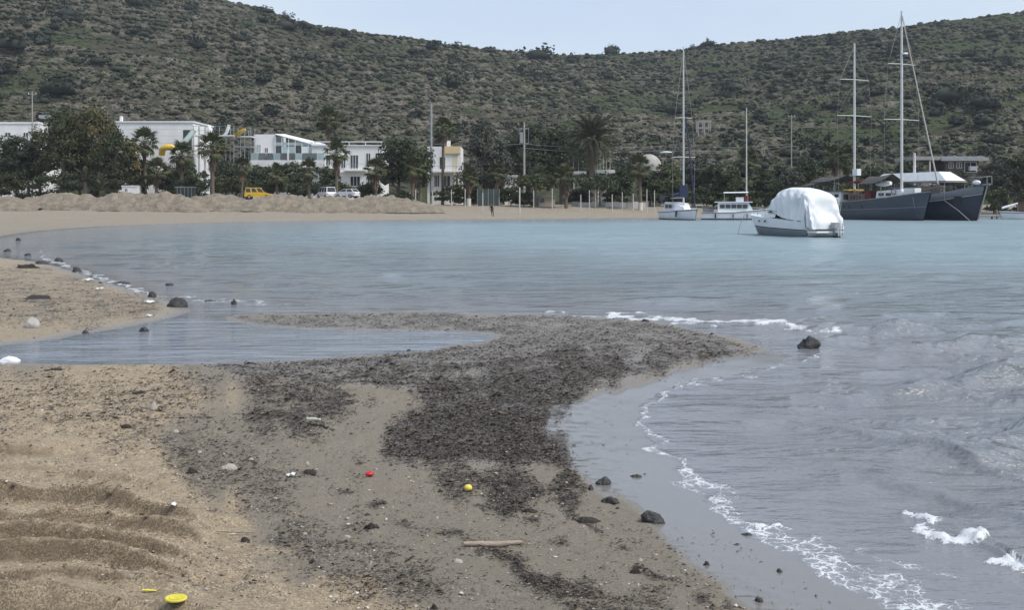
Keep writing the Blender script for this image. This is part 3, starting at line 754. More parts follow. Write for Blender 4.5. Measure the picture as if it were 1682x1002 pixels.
# the row behind the beach, left to right
TREES = [
 ('pine_tree', 'dark bushy tree cut by the left edge of the photo', -8, 208, 330, 62, 196, FO_DARK, 'round'),
 ('pine_tree', 'dark green tree with pale straight trunk near the left edge', 28, 217, 331, 66, 190, FO_DARK, 'round'),
 ('broad_tree', 'dark tree between the pale trunk and the big olive crowns', 66, 204, 330, 62, 194, FO_MID, 'round'),
 ('broad_tree', 'tall olive green tree left of the tallest one, in front of the white buildings', 103, 172, 330, 84, 188, FO_MID, 'round'),
 ('broad_tree', 'tallest bushy tree with yellowish top left of the white hall', 152, 166, 330, 88, 190, FO_YEL, 'round'),
 ('broad_tree', 'mid height tree overlapping the left corner of the white hall', 190, 205, 328, 52, 186, FO_MID, 'round'),
 ('broad_tree', 'loose olive tree in front of the white hall beside a palm', 214, 222, 328, 40, 188, FO_YEL, 'round'),
 ('pine_tree', 'dark tree filling the gap under the left white building', 48, 240, 331, 60, 197, FO_DARK, 'round'),
 ('pine_tree', 'dark low crowned tree behind the bright young palm', 132, 236, 331, 70, 196, FO_DARK, 'round'),
 ('broad_tree', 'dark low crowned tree under the left corner of the white hall', 184, 246, 331, 56, 193, FO_DARK, 'round'),
 ('pine_tree', 'dark low crowned tree at the very left edge', 2, 256, 331, 50, 192, FO_DARK, 'round'),
 ('broad_tree', 'dark bush like tree behind the reddish skirted palms', 284, 270, 328, 44, 196, FO_DARK, 'round'),
 ('broad_tree', 'low dark bushy tree in front of the white hall right of the white hut', 236, 258, 328, 44, 195, FO_DARK, 'round'),
 ('broad_tree', 'low dark bushy tree in front of the white hall behind the container', 308, 262, 328, 40, 197, FO_DARK, 'round'),
 ('broad_tree', 'low dark bushy tree below the water slide tower', 372, 262, 328, 50, 197, FO_DARK, 'round'),
 ('broad_tree', 'low dark tree behind the white cars', 540, 272, 328, 40, 200, FO_DARK, 'round'),
 ('broad_tree', 'dark tree under the terrace left of the yellow van', 428, 268, 326, 46, 198, FO_DARK, 'round'),
 ('broad_tree', 'wide dark tree below the glass terrace', 478, 264, 326, 62, 200, FO_DARK, 'round'),
 ('broad_tree', 'large dark tree between the white hotel and the villa', 655, 219, 330, 84, 190, FO_DARK, 'round'),
 ('broad_tree', 'dark tree behind the skirted palm left of the tall grey pole', 690, 234, 331, 56, 186, FO_DARK, 'round'),
 ('cypress_tree', 'tall grey green conical tree right of the villa', 797, 196, 332, 84, 190, FO_GREY, 'cone'),
 ('cypress_tree', 'narrow grey tree leaning against the conical tree', 822, 226, 332, 42, 192, FO_GREY, 'cone'),
 ('evergreen_tree', 'very dark evergreen behind the transformer pole', 872, 196, 326, 92, 214, FO_DARK, 'round'),
 ('evergreen_tree', 'very dark evergreen left of the big date palm', 922, 200, 326, 82, 216, FO_DARK, 'round'),
 ('evergreen_tree', 'dark evergreen under the left half of the date palm', 952, 236, 326, 56, 212, FO_DARK, 'round'),
 ('broad_tree', 'grey leaved small tree at the foot of the transformer pole', 862, 264, 330, 28, 204, FO_GREY, 'round'),
 ('olive_tree', 'round crowned green tree on the beach left of the bushy palm', 880, 277, 337, 58, 180, FO_MID, 'umbrella'),
 ('olive_tree', 'broad dark green tree between the two beach palms', 986, 279, 337, 66, 182, FO_DARK, 'umbrella'),
 ('broad_tree', 'dark tree left of the grey dome', 1022, 268, 332, 42, 196, FO_DARK, 'round'),
 ('broad_tree', 'bushy tree hiding the foot of the grey dome', 1068, 277, 334, 44, 190, FO_DARK, 'round'),
 ('broad_tree', 'green tree between the dome and the white mast', 1098, 266, 334, 46, 190, FO_MID, 'round'),
 ('broad_tree', 'brownish tree behind the dark mast', 1138, 256, 334, 52, 194, FO_GREY, 'round'),
 ('broad_tree', 'dark green tree right of the dark mast', 1172, 268, 334, 50, 190, FO_DARK, 'round'),
 ('broad_tree', 'mid green tree left of the palm behind the motor yacht', 1200, 274, 334, 44, 188, FO_MID, 'round'),
 ('broad_tree', 'dark tree right of the palm behind the motor yacht', 1256, 276, 334, 50, 188, FO_DARK, 'round'),
 ('broad_tree', 'grey green tree above the bow of the covered boat', 1290, 268, 334, 48, 192, FO_GREY, 'round'),
 ('broad_tree', 'dark round tree above the covered boat', 1330, 256, 334, 52, 196, FO_DARK, 'round'),
 ('broad_tree', 'green tree between the two masts of the sailing ship', 1440, 268, 334, 66, 196, FO_DARK, 'round'),
 ('broad_tree', 'dark tree right of the taller ship mast', 1490, 262, 334, 46, 196, FO_DARK, 'round'),
 ('broad_tree', 'grey green tree right of the flat roofed house', 1634, 254, 336, 58, 184, FO_GREY, 'round'),
 ('broad_tree', 'loose green tree at the right edge above the small boat', 1672, 246, 337, 62, 186, FO_MID, 'round'),
 ('broad_tree', 'dark tree beyond the right edge above the jetty', 1722, 236, 337, 74, 190, FO_DARK, 'round'),
]
for i, (nm, lb, px, tp, bs_, w_, Y, m, sh) in enumerate(TREES):
    big = w_ > 75
    broad_tree(nm, lb, px, tp, bs_, w_, Y, m, 1000 + i, sh, n=4200 if big else 2600, size=0.25 if big else 0.22, clear=0.10 if i in (13, 14) else (0.30 if i == 1 else 0.18), lobes=16 if big else 12)
# low shrubs and hedges in front of the buildings
HEDGES = [
 ('low dark shrubs behind the heaps at the left edge', 20, 284, 66, 186), ('low dark shrubs under the two olive crowned trees', 90, 288, 84, 184), ('dark undergrowth below the tallest tree', 168, 286, 84, 184),
 ('low dark shrub beside the white hut', 222, 292, 44, 184), ('dark shrub between the two palms near the container', 278, 288, 46, 186), ('dark shrub behind the dark container', 322, 286, 50, 188),
 ('dark hedge left of the yellow van', 378, 290, 56, 188), ('clipped dark hedge behind the yellow van', 446, 296, 66, 190), ('clipped dark hedge right of the yellow van', 505, 300, 56, 190),
 ('dark hedge behind the white cars', 560, 300, 50, 190), ('dark hedge at the foot of the white hotel', 600, 300, 44, 190), ('low green hedge at the end of the sand heaps', 650, 312, 54, 180),
 ('round green bush in front of the villa', 744, 301, 66, 186), ('dark shrub left of the green screen', 776, 306, 32, 186), ('dark shrub right of the green screen', 838, 306, 40, 186),
 ('low shrub at the foot of the round crowned tree', 858, 316, 40, 182), ('dark shrub behind the thin white posts', 952, 308, 46, 186), ('low shrub behind the broad dark tree', 1010, 306, 40, 188),
 ('grey shrub below the grey dome', 1075, 300, 46, 188), ('low shrub behind the white sailing boat', 1110, 304, 56, 188), ('low brown shrub left of the motor yacht', 1160, 308, 56, 188),
 ('low shrub above the motor yacht cabin', 1215, 304, 60, 186), ('low shrub behind the covered boat bow', 1270, 302, 56, 186), ('dark shrub left of the ship awning', 1345, 298, 66, 188),
 ('dark shrub between ship masts', 1400, 300, 80, 190), ('low shrub behind the white canopy', 1480, 298, 80, 190), ('low shrub below the flat roofed house', 1560, 284, 90, 194), ('green shrub beside the jetty', 1640, 312, 46, 180), ('green shrub at the right edge of the shore', 1690, 314, 50, 180),
]
for i, (lb, px, tp, w_, Y) in enumerate(HEDGES):
    rng = np.random.default_rng(2000 + i); k = mpp(Y); p = at(px, 330, Y); z0 = gz(p.x, Y)
    ht = max(0.8, H + (YH - tp + (10 if px < 640 or px > 1060 else 3)) * k - z0); w_ = w_ * 1.35
    t = thing('shrub', lb, 'shrub', (p.x, Y, z0), 0)
    link('foliage', crown_mesh(rng, w_ * k, ht, 3.4, 1900, 0.2, FO_DARK if i % 3 else FO_MID, 9, 'umbrella' if 'hedge' in lb else 'round'), t, (0, 0, -0.15 if 'hedge' not in lb else -0.4))
    mb = MB()
    for j in range(5):
        a = j * 1.26; mb.tube([(math.cos(a) * .1, math.sin(a) * .1, -.3), (math.cos(a) * w_ * k * .12, math.sin(a) * .4, ht * .3), (math.cos(a) * w_ * k * .22, math.sin(a) * .6, ht * .55)], [.05, .035, .015], 5)
    mb.build('stem', BARK, t)

fan_palm('fan palm left of the dark container with reddish dead fronds', 297, 240, 326, 186, 1, 0.42, 1.05)
fan_palm('tall fan palm standing on the sand heaps with a long skirt of dead fronds', 349, 226, 333, 178, 2, 0.46, 1.15)
fan_palm('slim fan palm left of the yellow van', 397, 264, 325, 184, 3, 0.5, 0.72)
fan_palm('low wide fan palm with pale trunk behind the yellow van', 455, 276, 322, 188, 4, 0.15, 0.95, 24)
fan_palm('short fan palm right of the yellow van', 508, 268, 328, 180, 5, 0.3, 0.85)
fan_palm('tall fan palm between the two white cars', 553, 238, 328, 180, 6, 0.42, 0.95)
fan_palm('fan palm with bright green crown and full skirt right of the white cars', 617, 266, 328, 182, 7, 0.62, 0.92)
fan_palm('fan palm with wide brown skirt in front of the large dark tree', 677, 262, 336, 180, 8, 0.55, 0.95, white=True)
fan_palm('tallest slender fan palm beside the tall grey pole', 727, 200, 332, 192, 9, 0.2, 0.95)
fan_palm('small brown skirted fan palm left of the green screen', 770, 280, 336, 182, 10, 0.6, 0.7, white=True)
fan_palm('fan palm with whitewashed trunk at the right end of the green screen', 817, 272, 336, 184, 11, 0.5, 0.75, white=True)
fan_palm('shaggy fan palm with full brown skirt on the open beach', 930, 276, 338, 178, 12, 0.72, 0.95)
fan_palm('fan palm with whitewashed trunk near the grey dome', 1052, 262, 338, 180, 13, 0.25, 1.0, white=True)
fan_palm('fan palm behind the thin mast of the motor yacht', 1228, 250, 336, 192, 14, 0.3, 1.05)
fan_palm('dark green fan palm overlapping the white hall', 238, 220, 326, 192, 15, 0.2, 1.2, 30)
fan_palm('low spreading fan palm with red brown dead fronds', 257, 268, 322, 184, 16, 0.5, 1.0)
fan_palm('faint fan palm on the slope above the white hotel', 541, 183, 262, 232, 17, 0.25, 1.3, z=hz(at(541, 262, 232).x, 232))
fan_palm('grey fan palm left of the ship mast', 1372, 244, 330, 200, 18, 0.35, 1.1)
fan_palm('grey fan palm touching the shorter ship mast', 1391, 248, 330, 202, 19, 0.35, 1.1)
date_palm('big feathery date palm in the middle of the shore', 972, 186, 332, 200, 1, 2.0, 70, 0.5)
date_palm('young bright date palm without trunk at the top of the sand heaps', 140, 274, 323, 180, 2, 0.95, 26, 0.3, name='young_palm', low=-5)
date_palm('second low young palm right of the bright one', 165, 294, 323, 181, 3, 0.75, 22, 0.25, name='young_palm', low=-10)

# --- the hillside: shrubs one by one, the rest of the scrub as one mass
def shrub_mesh(seed, n=150):
    rng = np.random.default_rng(seed); V, Fc = ICO2
    r = 0.80 + 0.45 * (vnoise(V[:, 0] * 2.1 + seed * 7, V[:, 1] * 2.1 + V[:, 2] * 1.7, seed) - 0.5)
    core = V * r[:, None]; core[:, 2] = np.maximum(core[:, 2], -0.35) * 0.72
    Fq = np.concatenate([Fc, Fc[:, 2:3]], 1)
    lobes = rng.normal(size=(9, 3)) * [0.42, 0.42, 0.20] + [0, 0, 0.22]
    LV, LF = leaf_cloud(rng, lobes, np.full((9, 3), 0.46), n, 0.15)
    V2 = np.concatenate([core * 0.86, LV])
    tri = np.concatenate([Fc, np.stack([LF[:, 0], LF[:, 1], LF[:, 2]], 1) + len(core), np.stack([LF[:, 0], LF[:, 2], LF[:, 3]], 1) + len(core)])
    return np_mesh('shrub', V2, tri, False, [FO_BUSH])
SHRUBS = [shrub_mesh(i) for i in range(7)]
rs_ = np.random.default_rng(7)
named = [  # px, base py, width px, label
 (469, 47, 40, 'dark shrub just below the left skyline'), (485, 28, 14, 'small round tree top on the left skyline'), (568, 57, 22, 'dark shrub on the skyline left of the dip'),
 (803, 79, 30, 'low dark shrub on the skyline left of the dark cone'), (882, 98, 52, 'dark cone shaped shrub on the saddle of the ridge'), (940, 86, 32, 'boxy dark tree standing on the saddle skyline'),
 (1004, 88, 30, 'round dark shrub on the skyline right of the boxy tree'), (1164, 77, 26, 'small dark shrub on the skyline right of the white mast top'), (718, 63, 14, 'tiny dark shrub on the skyline above the villa'),
 (20, 88, 62, 'large dark shrub mass at the left edge high on the slope'), (96, 156, 74, 'wide dark shrub clump above the left white building'), (1562, 166, 74, 'large dark shrub clump right of the taller ship mast'),
 (1616, 176, 56, 'dark shrub clump on the right slope beside the larger clump'), (1602, 20, 24, 'dark shrub on the skyline at the right'), (1650, 17, 40, 'dark shrub on the right end of the skyline'),
 (1205, 150, 44, 'dark shrub patch right of the white mast halfway up'), (1540, 175, 30, 'small dark shrub below the right clump'), (1618, 205, 40, 'lone dark shrub low on the right slope'),
 (430, 135, 30, 'dark shrub in the middle of the left slope'), (740, 140, 44, 'dark shrub group in the middle above the villa'), (1270, 150, 26, 'dark shrub left of the shorter ship mast'), (545, 200, 36, 'dark shrub low on the slope above the glass roof')]
def put_shrub(x, y, w, label, group=None, flat_=1.0, z=None):
    o = link('hillside_shrub', SHRUBS[rs_.integers(7)], None, (x, y, (hz(x, y) if z is None else z) + 0.12 * w), (0, 0, rs_.uniform(0, 6.28)), (w * 0.55, w * 0.5, w * 0.42 * flat_))
    return tag(o, label, 'shrub', group)
for px, py, w_, lb in named:
    p = hill_at(px, py + 1)
    put_shrub(p.x, p.y, w_ * mpp(p.y), lb, 'shrubs scattered over the hillside', 1.5 if 'boxy' in lb else 1.0)
LM = [(-80, 190, 'above the tall left trees'), (190, 320, 'above the white hall'), (320, 440, 'above the water slide'), (440, 640, 'above the white hotel'), (640, 770, 'above the villa'), (770, 910, 'above the conical tree'),
      (910, 1060, 'above the big date palm'), (1060, 1180, 'behind the white sailing mast'), (1180, 1370, 'above the covered motorboat'), (1370, 1500, 'behind the two ship masts'), (1500, 1600, 'above the flat roofed house'), (1600, 1800, 'above the right edge trees')]
cnt = 0
while cnt < 276:
    px = rs_.uniform(-40, 1720); v = rs_.uniform(0, 1)
    u = (px - CX) / F; yr = float(ridge_y(u)); Y = 226 + (yr - 6 - 226) * v ** 0.85
    x = u * Y
    if fbm(np.array([x * .02]), np.array([Y * .02]), 400, 3)[0] < 0.38 + 0.16 * rs_.random(): continue
    w_ = rs_.uniform(2.8, 7.4) * (1.25 if Y > 420 else 1.0)
    nm = [c for a_, b_, c in LM if a_ <= px < b_][0]; fl = 1.25 if rs_.random() < .35 else .85
    lv = 'low on the slope' if v < .22 else ('lower middle of the slope' if v < .45 else ('upper middle of the slope' if v < .75 else 'close under the skyline'))
    lb = '%s %s shrub %s, %s' % ('wide' if w_ > 6.0 else ('small' if w_ < 4.2 else 'medium'), 'domed' if fl > 1 else 'flat', nm, lv)
    put_shrub(x, Y, w_, lb, 'hillside shrubs: ' + lb, fl)
    cnt += 1
# mass of small scrub, one object
n = 75000
u_ = rs_.uniform(-0.56, 0.56, n); yr = ridge_y(u_); vv = rs_.uniform(0, 1, n); Yb = 222 + (yr + 16 - 222) * vv ** 0.8; Xb = u_ * Yb
dens = np.maximum(fbm(Xb * 0.05, Yb * 0.03, 410, 3), .46)
Zb, Rb = hill(Xb, Yb); ok = (dens > rs_.uniform(0.30, 0.85, n)) & (rs_.random(n) < .45) | (Rb > .5) & (rs_.random(n) < .75)
Xb, Yb, Zb = Xb[ok][:27000], Yb[ok][:27000], Zb[ok][:27000]; n = len(Xb)
bv, bf = ICO1
wv = rs_.uniform(0.45, 1.25, n) * (0.8 + 0.6 * (Yb > 400)); jit = rs_.uniform(0.6, 1.35, (n, len(bv), 1))
rot = rs_.uniform(0, 6.28, n); ca, sa = np.cos(rot), np.sin(rot)
vx = bv[None, :, 0] * ca[:, None] - bv[None, :, 1] * sa[:, None]; vy = bv[None, :, 0] * sa[:, None] + bv[None, :, 1] * ca[:, None]
VV = np.stack([vx, vy, np.broadcast_to(bv[None, :, 2] * 0.62, vx.shape)], -1) * jit * wv[:, None, None] + np.stack([Xb, Yb, Zb + 0.15 * wv], -1)[:, None, :]
FF = (bf[None] + (np.arange(n) * len(bv))[:, None, None]).reshape(-1, 3)
scrub = link('hillside_scrub', np_mesh('hillside_scrub', VV.reshape(-1, 3), FF, False, [FO_SCRUB]))
tag(scrub, 'low grey green scrub covering the hillside between the shrubs', 'scrub', kind='stuff')
# taller bushes of the foot of the slope, too entangled to count
n = 900
u_ = rs_.uniform(-0.56, 0.56, n); Yb = 220 + 120 * rs_.uniform(0, 1, n) ** 1.3; Xb = u_ * Yb; dens = fbm(Xb * 0.03, Yb * 0.03, 430, 3)
ok = dens > rs_.uniform(.25, .62, n); Xb, Yb = Xb[ok], Yb[ok]; Zb = hill(Xb, Yb)[0]; VS = []; FS = []; o_ = 0
for i in range(len(Xb)):
    V_, F_ = leaf_cloud(rs_, rs_.normal(size=(4, 3)) * [.5, .5, .22] + [0, 0, .35], np.full((4, 3), .5), 46, .24)
    w_ = rs_.uniform(1.0, 2.5); VS.append(V_ * [w_, w_, w_ * .8] + [Xb[i], Yb[i], Zb[i]]); FS.append(F_ + o_); o_ += len(V_)
ft = link('foothill_bushes', np_mesh('foothill_bushes', np.concatenate(VS), np.concatenate(FS), False, [FO_BUSH])); tag(ft, 'tangled belt of dark bushes along the foot of the hill', 'bushes', kind='stuff')
# dry-stone terrace rubble and outcrops, one object
ROCKM = mat('hill_rock', (0.085, 0.077, 0.062), 0.95, (0.165, 0.148, 0.12), 0.15, coord='Object')
n = 60000
u_ = rs_.uniform(-0.55, 0.55, n); yr = ridge_y(u_); Yb = 228 + (yr - 228) * rs_.uniform(0, 1, n); Xb = u_ * Yb
Zb, Rb = hill(Xb, Yb)
oc = fbm(Xb * 0.03, Yb * 0.03, 420, 3)
keep_ = (Rb > 0.55) & (rs_.random(n) < 0.5) | ((oc > 0.60) & (Xb > 70) & (rs_.random(n) < 0.10)) | (rs_.random(n) < 0.008)
Xb, Yb, Zb = Xb[keep_][:5500], Yb[keep_][:5500], Zb[keep_][:5500]; n = len(Xb)
wv = rs_.uniform(0.18, 0.5, n); jit = rs_.uniform(0.55, 1.4, (n, len(bv), 1))
VV = bv[None] * jit * (wv[:, None] * np.array([1.7, 1.0, 0.75]))[:, None, :] + np.stack([Xb, Yb, Zb + 0.1], -1)[:, None, :]
FF = (bf[None] + (np.arange(n) * len(bv))[:, None, None]).reshape(-1, 3)
rub = link('terrace_stones', np_mesh('terrace_stones', VV.reshape(-1, 3), FF, False, [ROCKM]))
tag(rub, 'grey dry stone rubble of the old hillside terraces', 'stones', kind='stuff')
# ---------------------------------------------------------------- buildings and shore
WHITE = mat('white_render', (0.80, 0.80, 0.78), 0.8, (0.70, 0.70, 0.68), 0.35)
CREAM = mat('cream_render', (0.72, 0.58, 0.32), 0.8, (0.64, 0.51, 0.28), 0.6)
GLASS = mat('window_glass', (0.035, 0.04, 0.045), 0.08, (0.06, 0.065, 0.07), 1.5)
PALEGLASS = mat('terrace_glass', (0.40, 0.50, 0.50), 0.12, (0.28, 0.36, 0.36), 0.8)
RAILG = mat('smoked_glass', (.15, .17, .17), .12, (.10, .115, .115), .8)
ROOFGLASS = mat('roof_glass', (0.34, 0.42, 0.41), 0.1, (0.24, 0.31, 0.30), 0.6)
FRAME = mat('white_frame', (0.75, 0.75, 0.74), 0.5, (0.68, 0.68, 0.67), 2)
GREYM = mat('grey_metal', (0.36, 0.37, 0.38), 0.45, (0.29, 0.30, 0.31), 3, metal=0.4)
CONC = mat('concrete', (0.36, 0.35, 0.33), 0.9, (0.27, 0.26, 0.24), 1.2, 0.3)
DKGREEN = mat('dark_green_panel', (0.035, 0.055, 0.045), 0.7, (0.05, 0.07, 0.06), 1)
YELLOW = mat('yellow_plastic', (0.72, 0.48, 0.05), 0.35, (0.62, 0.40, 0.05), 3)
PALEPLAS = mat('white_plastic', (0.76, 0.77, 0.76), 0.35, (0.68, 0.69, 0.68), 3)
GREENPLAS = mat('pale_green_plastic', (0.38, 0.46, 0.42), 0.4, (0.32, 0.40, 0.36), 3)
WOOD = mat('weathered_wood', (0.26, 0.21, 0.16), 0.85, (0.17, 0.135, 0.10), 6, 0.4, 30, stretch=(1, 6, 6))
WPOST = mat('white_post', (0.60, 0.58, 0.52), 0.7, (0.46, 0.44, 0.40), 5)
HEAPM = bpy.data.materials.new('heap_sand'); HEAPM.use_nodes = True
N = NT(HEAPM); bs = HEAPM.node_tree.nodes['Principled BSDF']; bs.inputs['Roughness'].default_value = 0.95
gp = N.new('ShaderNodeNewGeometry').outputs['Position']
c = N.mix(N.range(N.noise(gp, 0.9, 5, 0.7), 0.36, 0.64), (0.31, 0.262, 0.198), (0.20, 0.168, 0.125))
c = N.mix(N.range(N.noise(gp, 5, 5, 0.8), 0.52, 0.66), c, (0.13, 0.105, 0.08))
N.put(c, bs.inputs['Base Color'])
bp = N.new('ShaderNodeBump'); bp.inputs['Distance'].default_value = 0.4; N.put(N.noise(gp, 2.2, 5, 0.7), bp.inputs['Height']); N.put(bp.outputs[0], bs.inputs['Normal'])

def sand_heap(label, x0, x1, xp, top, Y, seed, dd=5.0):
    k = mpp(Y); a = (x0 - CX) * k; b = (x1 - CX) * k; pk = (xp - CX) * k; z0 = gz(pk, Y)
    hgt = H + (YH - top) * k - z0
    nx, ny = 70, 26
    X = np.linspace(a, b, nx); T = np.linspace(-1, 1, ny)
    XX, TT = np.meshgrid(X, T); s = np.where(XX < pk, (pk - XX) / (pk - a), (XX - pk) / (b - pk))
    YY = Y + TT * dd * (0.75 + 0.35 * vnoise(XX * .25, XX * 0, seed))
    s = s + (fbm(XX * 0.3, YY * 0.3, seed, 3) - 0.5) * 0.35
    prof = np.clip(1 - np.maximum(s, 0) ** 1.9, 0, 1) * np.clip(1 - np.abs(TT) ** 1.35, 0, 1)
    ZZ = hgt * prof * (0.86 + 0.28 * fbm(XX * 0.5, YY * 0.5, seed + 5, 4)) + (np.abs(fbm(XX * .8, YY * .5, seed + 9, 5) - 0.5) - .1) * 1.0 * (prof > 0.03) * np.minimum(1, prof * 4)
    G = ground(XX, YY)[0]
    ZZ = np.maximum(z0 + ZZ, G - 0.15) - 0.35 * (prof < 0.02)
    c0 = np.array([pk, Y, z0])
    o = link('sand_heap', np_mesh('sand_heap', np.stack([XX, YY, ZZ], -1).reshape(-1, 3) - c0, grid_faces(ny, nx), True, [HEAPM]), None, tuple(c0))
    tag(o, label, 'sand heap', 'heaps of sand at the back of the beach')
for i, h in enumerate([('sand heap cut by the left edge of the photo', -110, 50, -20, 318, 168), ('broad sand heap under the tall left trees', 38, 172, 104, 316, 172), ('sand heap in front of the white hut', 150, 256, 205, 315, 172),
        ('sand heap left of the dark container', 232, 330, 268, 317, 170), ('sand heap around the foot of the tall skirted palm', 292, 408, 352, 318, 173), ('sand heap hiding the lower half of the yellow van', 388, 520, 462, 319, 173),
        ('sand heap in front of the white cars', 496, 584, 540, 322, 172), ('last sand heap at the right end with a long slope', 556, 712, 612, 321, 172)]):
    sand_heap(h[0], h[1] - 22, h[2] + 22, *h[3:6], 500 + 13 * i, 5.5)

def P2(px, py, Y, o):                     # pixel -> local x, z of a thing with origin o
    p = at(px, py, Y); return p.x - o[0], p.z - o[2]
class Facade:
    """a building whose front stands at depth Y, drawn with photo pixels on that front"""
    def __init__(s, name, label, cat, x0, x1, Y, group=None):
        s.Y = Y; xm = (x0 + x1) / 2; p = at(xm, 330, Y); s.o = (p.x, Y, gz(p.x, Y) - 0.1)
        s.t = thing(name, label, cat, s.o, 0, group)
    def base(s): return YH + (H - s.o[2]) * F / s.Y + 3
    def blk(s, name, m, x0, x1, top, bot, d0, d1, parent=None):
        a, zt = P2(x0, top, s.Y, s.o); b, zb = P2(x1, bot if bot else s.base(), s.Y, s.o)
        return MB().box(a, b, d0, d1, zb, zt).build(name, m, parent or s.t)
    def win(s, x0, x1, top, bot, d=0.0, name='window', mull=1, m=None):
        a, zt = P2(x0, top, s.Y, s.o); b, zb = P2(x1, bot, s.Y, s.o); e = min(0.09, (b - a) * .12); mb = MB()
        mb.box(a, b, d - 0.06, d - 0.002, zt - e, zt); mb.box(a, b, d - 0.06, d - 0.002, zb, zb + e)
        xs = [a + e / 2 + (b - a - e) * i / (mull + 1) for i in range(mull + 2)]
        for x in xs: mb.box(x - e / 2, x + e / 2, d - 0.055, d - 0.003, zb + e, zt - e)
        f = mb.build(name, FRAME, s.t)
        MB().box(a + e * .5, b - e * .5, d - 0.03, d - 0.004, zb + e * .5, zt - e * .5).build('pane', m or GLASS, f)
    def balcony(s, x0, x1, floor, rail, d0, d1, m=None):
        a, zf = P2(x0, floor, s.Y, s.o); b, zr = P2(x1, rail, s.Y, s.o)
        sl = MB().box(a, b, d0, d1, zf - 0.22, zf).build('balcony', WHITE, s.t)
        mb = MB(); mb.box(a, b, d0, d0 + .05, zr - .06, zr)
        n = max(3, int((b - a) / 0.5))
        for i in range(n + 1):
            x = a + (b - a) * i / n; mb.box(x - .02, x + .02, d0 + .01, d0 + .04, zf, zr - .06)
        mb.build('railing', m or GREYM, sl)

# far left white building behind the trees
f = Facade('white_building', 'low white building behind the trees at the left edge', 'building', -60, 62, 212)
f.blk('wall', WHITE, -60, 62, 203, None, 0, 12); f.blk('roof_edge', WHITE, -61, 63, 200, 203, -.15, 12.15); f.win(38, 47, 217, 225); f.win(8, 18, 217, 225); f.win(-30, -16, 217, 225)
f.blk('roof_box', GREYM, 56, 72, 187, 192, 2, 4)
# white hall
f = Facade('white_hall', 'large blank white hall with a dark green opening at its right end', 'building', 190, 318, 210)
f.blk('wall', WHITE, 190, 317, 201, None, 0, 14); f.blk('roof_edge', FRAME, 189, 318.5, 198.5, 201, -.2, 14.2)
f.blk('opening', DKGREEN, 301, 315, 213, 246, -.05, -.004); f.blk('chimney', WHITE, 195, 198.5, 190, 198.4, .5, 1.2)
for yy in (211, 222, 234): f.blk('cladding_joint', FRAME, 190.2, 300.5, yy, yy + .5, -.02, -.003)
# water slide tower
Y = 206; k = mpp(Y); p = at(362, 330, Y); o = (p.x, Y, gz(p.x, Y))
t = thing('water_slide', 'water slide tower on grey scaffold poles beside the white hall', 'water slide', o)
def q(px, py, d=0): x, z = P2(px, py, Y, o); return Vector((x, d, z))
for x, tp in ((318, 206), (328, 207), (338, 207), (353, 206), (371, 207), (384, 208), (395, 222), (402, 212), (412, 209)):
    for d in (0, 3.2): a = q(x, tp, d); MB().tube([(a.x, d, -.3), (a.x, d, a.z)], 0.07, 6).build('pole', GREYM, t)
for (x0, x1, py) in ((316, 386, 221.5), (318, 340, 238), (384, 413, 223), (384, 413, 240)):
    a, b = q(x0, py), q(x1, py); dk = MB().box(a.x, b.x, -.1, 3.3, a.z - .2, a.z).build('platform', PALEPLAS if py < 230 else GREYM, t)
for (x0, x1, py) in ((316, 341, 207), (353, 386, 207), (402, 413, 209.5), (318, 413, 214)):
    a, b = q(x0, py), q(x1, py); MB().tube([(a.x, 0, a.z), (b.x, 0, b.z)], 0.035, 6).build('rail', GREYM, t)
for (x0, x1, flip) in ((341, 352, 1), (365, 374, -1)):
    mb = MB(); pr = []
    for i in range(9):
        s = i / 8; w_ = (x1 - x0) * k; x = (s if flip > 0 else 1 - s) * w_; pr.append((q(x0, 0).x + x, q(x0, 221).z + (1 - s) ** 2.2 * 17 * k))
    mb.loft([[(x, d, z) for d in (-.1, 2.2)] for x, z in pr]); mb.loft([[(x, -.1, z) for z in (zz, q(x0, 221.3).z)] for x, zz in pr]); mb.build('chute_side', PALEPLAS, t)
pts = [q(387, 222, -.3), q(392, 219, -.5), q(398, 215, -.4), q(402, 212.5, 0)]
MB().loft([[(v.x, v.y - .5, v.z + .25), (v.x, v.y - .3, v.z - .35), (v.x, v.y + .5, v.z - .35), (v.x, v.y + .7, v.z + .25)] for v in pts]).build('yellow_chute', YELLOW, t)
pts = [q(317, 214, .5), q(313, 222, 0), q(308, 230, -.6), q(303, 237, -1), q(299, 241, -1.2)]
MB().tube(pts, 0.55, 10, smooth=True).build('tube_slide', GREENPLAS, t)
pts = [q(291, 247, -.8), q(284, 242, -1.2), q(276, 242, -1.4), q(270, 246, -1.2), q(268, 254, -.8)]
MB().tube(pts, 0.62, 10).build('curved_chute', YELLOW, t)
mb = MB()
for i in range(7): a = q(330 + i * 3, 224 + i * 4.5); mb.box(a.x - .25, a.x + .25, 3.4, 4.6, a.z - .08, a.z)
mb.build('stair', GREYM, t)
